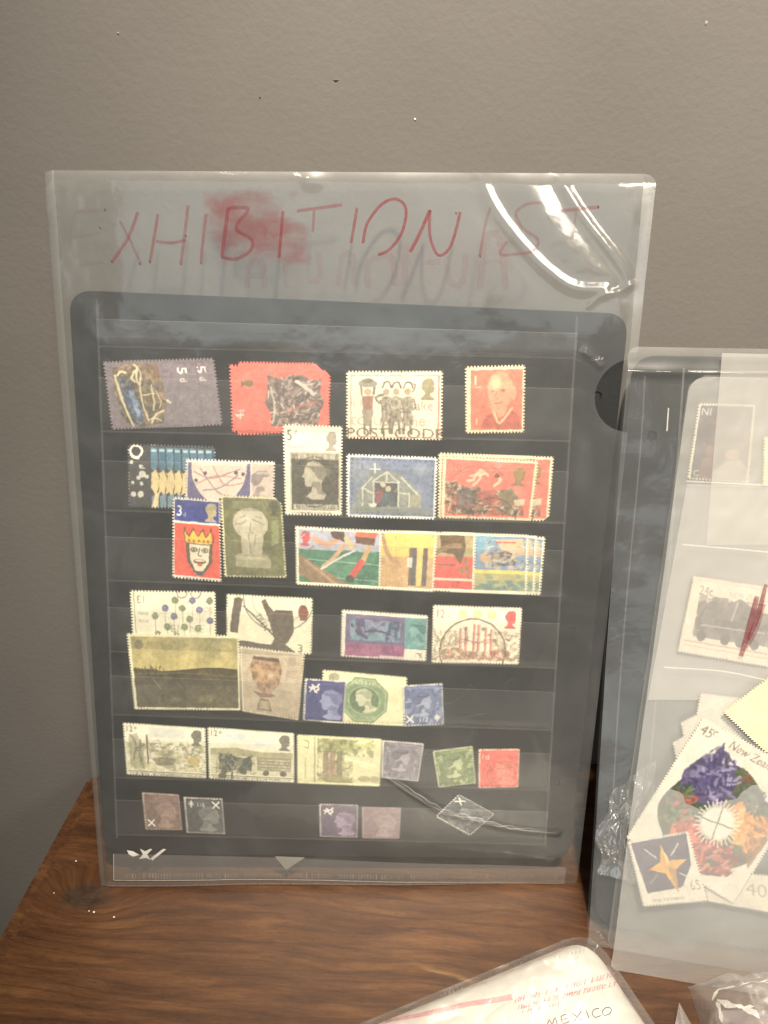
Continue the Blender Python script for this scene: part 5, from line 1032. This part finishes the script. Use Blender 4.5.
def coral():
    cv = Canvas(48, 54, (230, 226, 212)); D = cv.mask([(50 + (42 + 2 * sin(5 * a)) * cos(a), 57 + (38 + 2 * cos(4 * a)) * sin(a)) for a in np.linspace(0, 2 * pi, 60)[:-1]])
    cv.put(D, (62, 74, 58)); cv.mottle(D, [(46, 62, 50), (84, 92, 66), (128, 70, 58)], 5, 4, .7)
    cv.poly([(10, 38), (18, 20), (22, 26), (26, 8), (34, 22), (44, 20), (52, 30), (50, 46), (30, 54), (14, 50)], (78, 74, 120), .95); cv.mottle(cv.mask([(10, 38), (18, 20), (26, 8), (44, 20), (52, 30), (50, 46), (14, 50)]), [(120, 116, 160), (52, 50, 92)], 3, 7, .8); cv.poly([(52, 24), (86, 30), (90, 46), (62, 44)], (66, 76, 70), .9)
    cv.poly([(60, 38), (72, 32), (94, 44), (92, 64), (70, 62), (58, 48)], (228, 150, 58), .95); cv.mottle(cv.mask([(60, 38), (72, 32), (94, 44), (92, 64), (70, 62)]), [(240, 190, 96), (190, 104, 44)], 3, 9, .7); cv.poly([(82, 40), (96, 50), (94, 74), (80, 62)], (126, 84, 58), .8)
    cv.poly([(28, 74), (40, 66), (48, 76), (40, 86), (26, 84)], (206, 64, 52), .9); cv.mottle(cv.mask([(40, 76), (64, 66), (88, 70), (84, 86), (62, 95), (42, 90)]), [(150, 40, 44), (198, 96, 84), (96, 40, 44)], 3, 11, .9); cv.ell(22, 62, 5, 5, (190, 84, 72)); cv.ell(34, 66, 5, 4, (200, 110, 96))
    for cx, cy, rx, ry, cols, sd in ((36, 34, 18, 18, [(70, 64, 122), (124, 118, 172), (50, 46, 92), (152, 146, 190)], 1), (78, 50, 15, 15, [(232, 156, 60), (244, 196, 110), (196, 112, 48), (214, 140, 70)], 2), (62, 80, 22, 13, [(160, 44, 46), (206, 100, 90), (110, 40, 44), (226, 140, 120)], 3), (22, 62, 12, 16, [(58, 86, 58), (96, 116, 74), (190, 84, 72), (44, 64, 50)], 4), (74, 32, 14, 8, [(60, 80, 70), (90, 106, 90), (70, 66, 96)], 5), (38, 76, 12, 10, [(206, 70, 58), (150, 50, 46), (228, 120, 100)], 6)):
        cv.hatch(np.minimum(D + (sd == 1), 1) * ((((cv.X - cx) / rx) ** 2 + ((cv.Y - cy) / ry) ** 2) < 1), 60, cols, 3.2, 2.2, sd, .85)
    for k in range(64):
        a = 2 * pi * k / 64; r = (17, 14, 18.5, 13)[k % 4]; cv.line([(55, 58), (55 + r * cos(a), 58 + r * .9 * sin(a))], 1.0, (238, 234, 220))
    cv.ell(55, 58, 12, 10.6, (238, 234, 220)); cv.line([(42, 60), (68, 56)], .9, (90, 90, 80)); cv.line([(52, 46), (58, 70)], .9, (90, 90, 80)); cv.text('45', 4, 11, 7, (120, 116, 110), .9); cv.text('New Zealand', 30, 10, 6, (120, 116, 110), .9, 0, .9, .25); cv.text('c', 14, 8, 4, (120, 116, 110), .9); return cv
stamp([(703, 716), (812, 778), (734, 905), (625, 838)], coral(), 'large tilted 45c stamp with colourful coral circle and white starburst', 0, S2(10.4), G2, seed=68, bow=.6)
stamp([(722, 712), (772, 674), (818, 722), (766, 754)], Canvas(30, 30, (244, 234, 196)), 'blank cream yellow stamp back overlapping the coral stamp corner', 0, S2(11.0), G2, seed=69)
def star():
    cv = Canvas(32, 34, (230, 226, 212)); cv.poly([(4, 4), (95, 3), (88, 46), (66, 76), (12, 80)], (54, 50, 78)); cv.mottle(cv.mask([(4, 4), (95, 3), (88, 46), (66, 76), (12, 80)]), [(70, 64, 96), (40, 40, 62)], 5, 5, .7)
    for l in ([(24, 16), (38, 30)], [(78, 14), (62, 30)], [(20, 66), (34, 54)], [(68, 56), (82, 66)]): cv.line(l, 2.4, (210, 204, 200) if l[0][1] < 60 else (120, 112, 110), .9)
    cv.poly([(50, 12), (57, 36), (84, 38), (64, 50), (58, 84), (46, 54), (22, 46), (43, 37)], (226, 166, 62)); cv.poly([(50, 12), (57, 36), (52, 44)], (250, 206, 110)); cv.poly([(52, 44), (64, 50), (58, 84)], (180, 128, 50)); cv.text('65', 78, 82, 14, (140, 130, 116), .9, 0, .8); words(cv, 16, 66, 91, 4, (150, 144, 130), .8, 4); return cv
stamp([(627, 841), (688.5, 830.4), (709.4, 901.5), (642.8, 907.3)], star(), 'navy 65c stamp with a golden star, overlapping the coral stamp', 1, S2(11.0), G2, seed=70)
# crumpled cellophane corner sticking out at the wallet's left
S_, T_ = np.meshgrid(np.linspace(0, 1, 44), np.linspace(0, 1, 70))
U = bil(S_, T_, [np.array(q, float) for q in [(612, 792), (655, 757), (650, 885), (600, 872)]])
U[..., 0] -= (1 - S_) * (9 * np.exp(-((T_ - .52) / .2) ** 2) + 4 * vnoise(T_ * 5, 0 * T_, 3))
P = np.array([[pt2(u, v, 7.0) for u, v in row] for row in U])
fold = 9 * np.abs(fbm(S_ * 2.2 + T_ * 3.0, T_ * 2.0 - S_ * 3.2, 81, 3) - .45) + 2.5 * np.abs(fbm(S_ * 9 - T_ * 6, T_ * 5, 83, 2) - .4)
P[..., 1] -= fold
cel = grid_obj('cellophane_bag', P, MAT_CELLO, None); tag(cel, 'crumpled clear cellophane corner sticking out left of the milky wallet', 'cellophane bag')

# ------------------------------------------------------------------ poly bag of white packets lying in the foreground
K0 = on_table(590, 930); e1 = on_table(352, 1028) - K0; e1 /= np.linalg.norm(e1); e2 = on_table(655, 1030) - K0; e2 -= e1 * (e1 @ e2); e2 /= np.linalg.norm(e2)
def ab(x, y): p = np.array([x - K0[0], y - K0[1], 0]); return p @ e1, p @ e2
def packet_h(a, b):
    h = 11 * (1 - np.exp(-np.clip(a - 4, 0, None) / 9)) * (1 - np.exp(-np.clip(b - 3, 0, None) / 10)) * np.clip((210 - a) / 12, 0, 1) ** .5 * np.clip((118 - b) / 12, 0, 1) ** .5
    return h + 4.0 * (fbm(a / 34, b / 18, 33, 3) - 0.4) * np.clip(h / 8, 0, 1) + 0.4
def bag_h(a, b):
    r = 9 * np.abs(fbm(a / 30 + b / 40, b / 16 - a / 60, 43, 3) - 0.45) + 2 * np.abs(np.sin(a / 7 + 4 * fbm(a / 20, b / 12, 49, 2))) * np.exp(-b / 18) + 3.5 * (1 - np.exp(-np.minimum(a, b) / 14)) + 1.2 * np.abs(fbm(a / 9, b / 6, 47, 2) - .4)
    e = np.clip(np.minimum.reduce([a, b, 216 - a, 124 - b]) / 10, 0, 1)
    return packet_h(a, b) + 0.5 + e * (1.3 + r)
def field(h, a0, a1, b0, b1, na, nb, rc=0):
    A, B = np.meshgrid(np.linspace(a0, a1, na), np.linspace(b0, b1, nb))
    if rc: q = np.clip((rc - (B - b0)) / rc, 0, 1); A = A + rc * (1 - np.sqrt(1 - q * q + 1e-9)) * (1 - (A - a0) / (a1 - a0))
    return K0 + A[..., None] * e1 + B[..., None] * e2 + h(A, B)[..., None] * np.array([0, 0, 1.0])
bag = thing('plastic_bag', 'clear plastic bag of white packets with pink print, in the foreground', 'plastic bag', K0 + 100 * e1 + 60 * e2)
grid_obj('bag_film', field(bag_h, 0, 216, 0, 124, 220, 140, 16), MAT_BAG, bag)
pk = grid_obj('paper_packet', field(packet_h, 4, 205, 3, 112, 130, 80, 16), MAT_PAPER); tag(pk, 'white paper packet inside the foreground bag', 'paper packet')
pk['label'] = 'white paper packet with pink printed band, inside the foreground bag'
def on_packet(u, v, off=0.0):
    z = 8.0
    for _ in range(30):
        P = on_table(u, v, z); a, b = ab(P[0], P[1]); z = 0.6 * z + 0.4 * (float(packet_h(np.float64(a), np.float64(b))) + off)
    return a, b
surf_pk = lambda off: (lambda a, b: K0 + a * e1 + b * e2 + np.array([0, 0, float(packet_h(np.float64(a), np.float64(b))) + off]))
def pkline(pts, w, a): return ([np.array(on_packet(*p)) for p in pts], w, a)
strokes_obj('pink_band', [pkline([(385, 1022), (430, 1013), (470, 1004), (512, 997)], [2, 3.2, 2.6, 3.4], .38)], MAT_PINK, pk, surf_pk(0.2))
rl = []
random.seed(8)
for row, (x0, y0, x1, y1, hh) in enumerate([(515, 1003, 622, 975, 5.5), (518, 1010, 624, 984, 5.0), (522, 1014, 560, 1006, 4.0)]):
    n = int((x1 - x0) / 5)
    for k in range(n):
        t = k / n; x = x0 + (x1 - x0) * t; y = y0 + (y1 - y0) * t
        if random.random() < .12: continue
        rl.append(pkline([(x, y), (x + 1.4, y - hh)], .55, random.uniform(.2, .5))); 
        if random.random() < .7: rl.append(pkline([(x + .5, y - hh * random.choice((.1, .5, .95))), (x + 3.2, y - hh * random.choice((.2, .5, .95)) - .6)], .55, random.uniform(.2, .5)))
        if random.random() < .5: rl.append(pkline([(x + 3.2, y - .8), (x + 4.2, y - hh - .8)], .55, random.uniform(.3, .6)))
strokes_obj('pink_print', rl, MAT_PINK, pk, surf_pk(0.2))['kind'] = 'stuff'
rl = []
for (x0, y0, x1, y1) in [(520, 968, 600, 950), (440, 1000, 490, 984)]:
    n = int((x1 - x0) / 4)
    for k in range(n):
        t = k / n; x = x0 + (x1 - x0) * t; y = y0 + (y1 - y0) * t
        if random.random() < .3: continue
        rl.append(pkline([(x, y), (x + 1, y - 3)], .4, random.uniform(.2, .6)))
strokes_obj('embossed_marks', rl, MAT_TICK, pk, surf_pk(2.6))['kind'] = 'stuff'
lab = [(538, 1018), (618, 996), (640, 1046), (552, 1062)]
S_, T_ = np.meshgrid(np.linspace(0, 1, 24), np.linspace(0, 1, 14)); q = [np.array(on_packet(*p)) for p in lab]
AB = bil(S_, T_, q); Pp = K0 + AB[..., :1] * e1 + AB[..., 1:] * e2 + (packet_h(AB[..., 0], AB[..., 1]) + 0.3)[..., None] * np.array([0, 0, 1.0])
slip = grid_obj('paper_slip', Pp, MAT_PAPER); tag(slip, 'white paper slip with MEXICO written in pen, in the foreground bag', 'paper slip')
LET = [[(547, 1027), (549, 1020), (552, 1025), (555, 1018), (557, 1025)], [(566, 1015), (561, 1017), (563, 1024), (569, 1022)], [(562, 1020), (567, 1019)], [(572, 1014), (582, 1021)], [(581, 1012), (574, 1022)], [(586, 1011), (589, 1019)],
       [(599, 1009), (594, 1010), (592, 1014), (595, 1018), (601, 1016)], [(606, 1008), (602, 1012), (604, 1016), (610, 1014), (611, 1009), (606, 1008)]]
strokes_obj('pen_writing', [pkline(l, .45, .8) for l in LET], MAT_PEN, slip, surf_pk(0.5))
# ------------------------------------------------------------------ second, empty-looking crinkled bag at the lower right
K1 = on_table(697, 1016)
def bag2_h(x, y):
    u = np.clip((x - K1[0]) / 14, 0, 1); v = np.clip((K1[1] + 14 - y) / 20, 0, 1)
    base = 30 * np.sqrt(u) * np.sqrt(v) * np.clip((440 - x) / 20, 0, 1) * np.clip((y + 195) / 20, 0, 1)
    r = 16 * np.abs(fbm(x / 20, y / 16, 51, 4) - 0.47) + 4 * np.abs(fbm(x / 6, y / 7, 54, 2) - 0.4)
    return 0.4 + base + r * np.clip(base / 9, 0, 1)
X, Y = np.meshgrid(np.linspace(K1[0], 445, 150), np.linspace(K1[1] + 14, -198, 130))
b2 = thing('plastic_bag', 'crinkled clear plastic bag at the lower right corner', 'plastic bag', (K1[0] + 60, K1[1] - 50, 0.2))
grid_obj('bag_film', np.stack([X, Y, bag2_h(X, Y)], -1), MAT_BAG2, b2)
for pix, w_ in (([(712, 1001), (718, 990), (728, 988), (735, 987)], 1.6), ([(717, 1000), (730, 1006), (742, 1008), (760, 1019)], 2.2), ([(716, 1002), (720, 1012), (722, 1023)], 1.4), ([(735, 1006), (754, 1007)], 1.6), ([(740, 986), (768, 980)], 0.8)):
    def on_b2(u, v):
        z = 15.0
        for _ in range(40):
            P = on_table(u, v, z); z = 0.7 * z + 0.3 * float(bag2_h(P[0], P[1]))
        return P[:2]
    strokes_obj('painted_glint', [([on_b2(*p) for p in pix], [0.2, w_, 0.3 * w_, w_, 0.2], .7)], MAT_TICK, b2, lambda x, y: np.array([x, y, float(bag2_h(x, y)) + 0.3]))  # highlights on the bag's folds, painted as bright ribbons
sp = [on_table(674, 1030), on_table(679, 1003, 9) + np.array([0, 0, 0]), on_table(694, 1030)]
S_, T_ = np.meshgrid(np.linspace(0, 1, 8), np.linspace(0, 1, 10))
Pq = (1 - T_)[..., None] * ((1 - S_)[..., None] * sp[0] + S_[..., None] * sp[2]) + T_[..., None] * sp[1]
Pq[..., 1] -= 4 * np.sin(S_ * pi) * (1 - T_); Pq[..., 2] += 0.4
grid_obj('bag_corner', Pq, MAT_BAG2, b2)
pk2 = mesh_obj('paper_packet', *(lambda X, Y: (np.stack([X, Y, 0.3 + 11 * np.clip((X - K1[0] - 10) / 10, 0, 1) * np.clip((K1[1] + 2 - Y) / 12, 0, 1) + 1.0 * fbm(X / 20, Y / 20, 5)], -1).reshape(-1, 3), grid_faces(30, 40)))(*np.meshgrid(np.linspace(K1[0] + 10, 425, 40), np.linspace(K1[1] + 2, -185, 30))), plain('lilac_paper', (0.30, 0.24, 0.25), 0.6, 0.1, 100, 0.1), face_cam=True)
tag(pk2, 'dull lilac paper packet inside the crinkled bag at the lower right', 'paper packet')
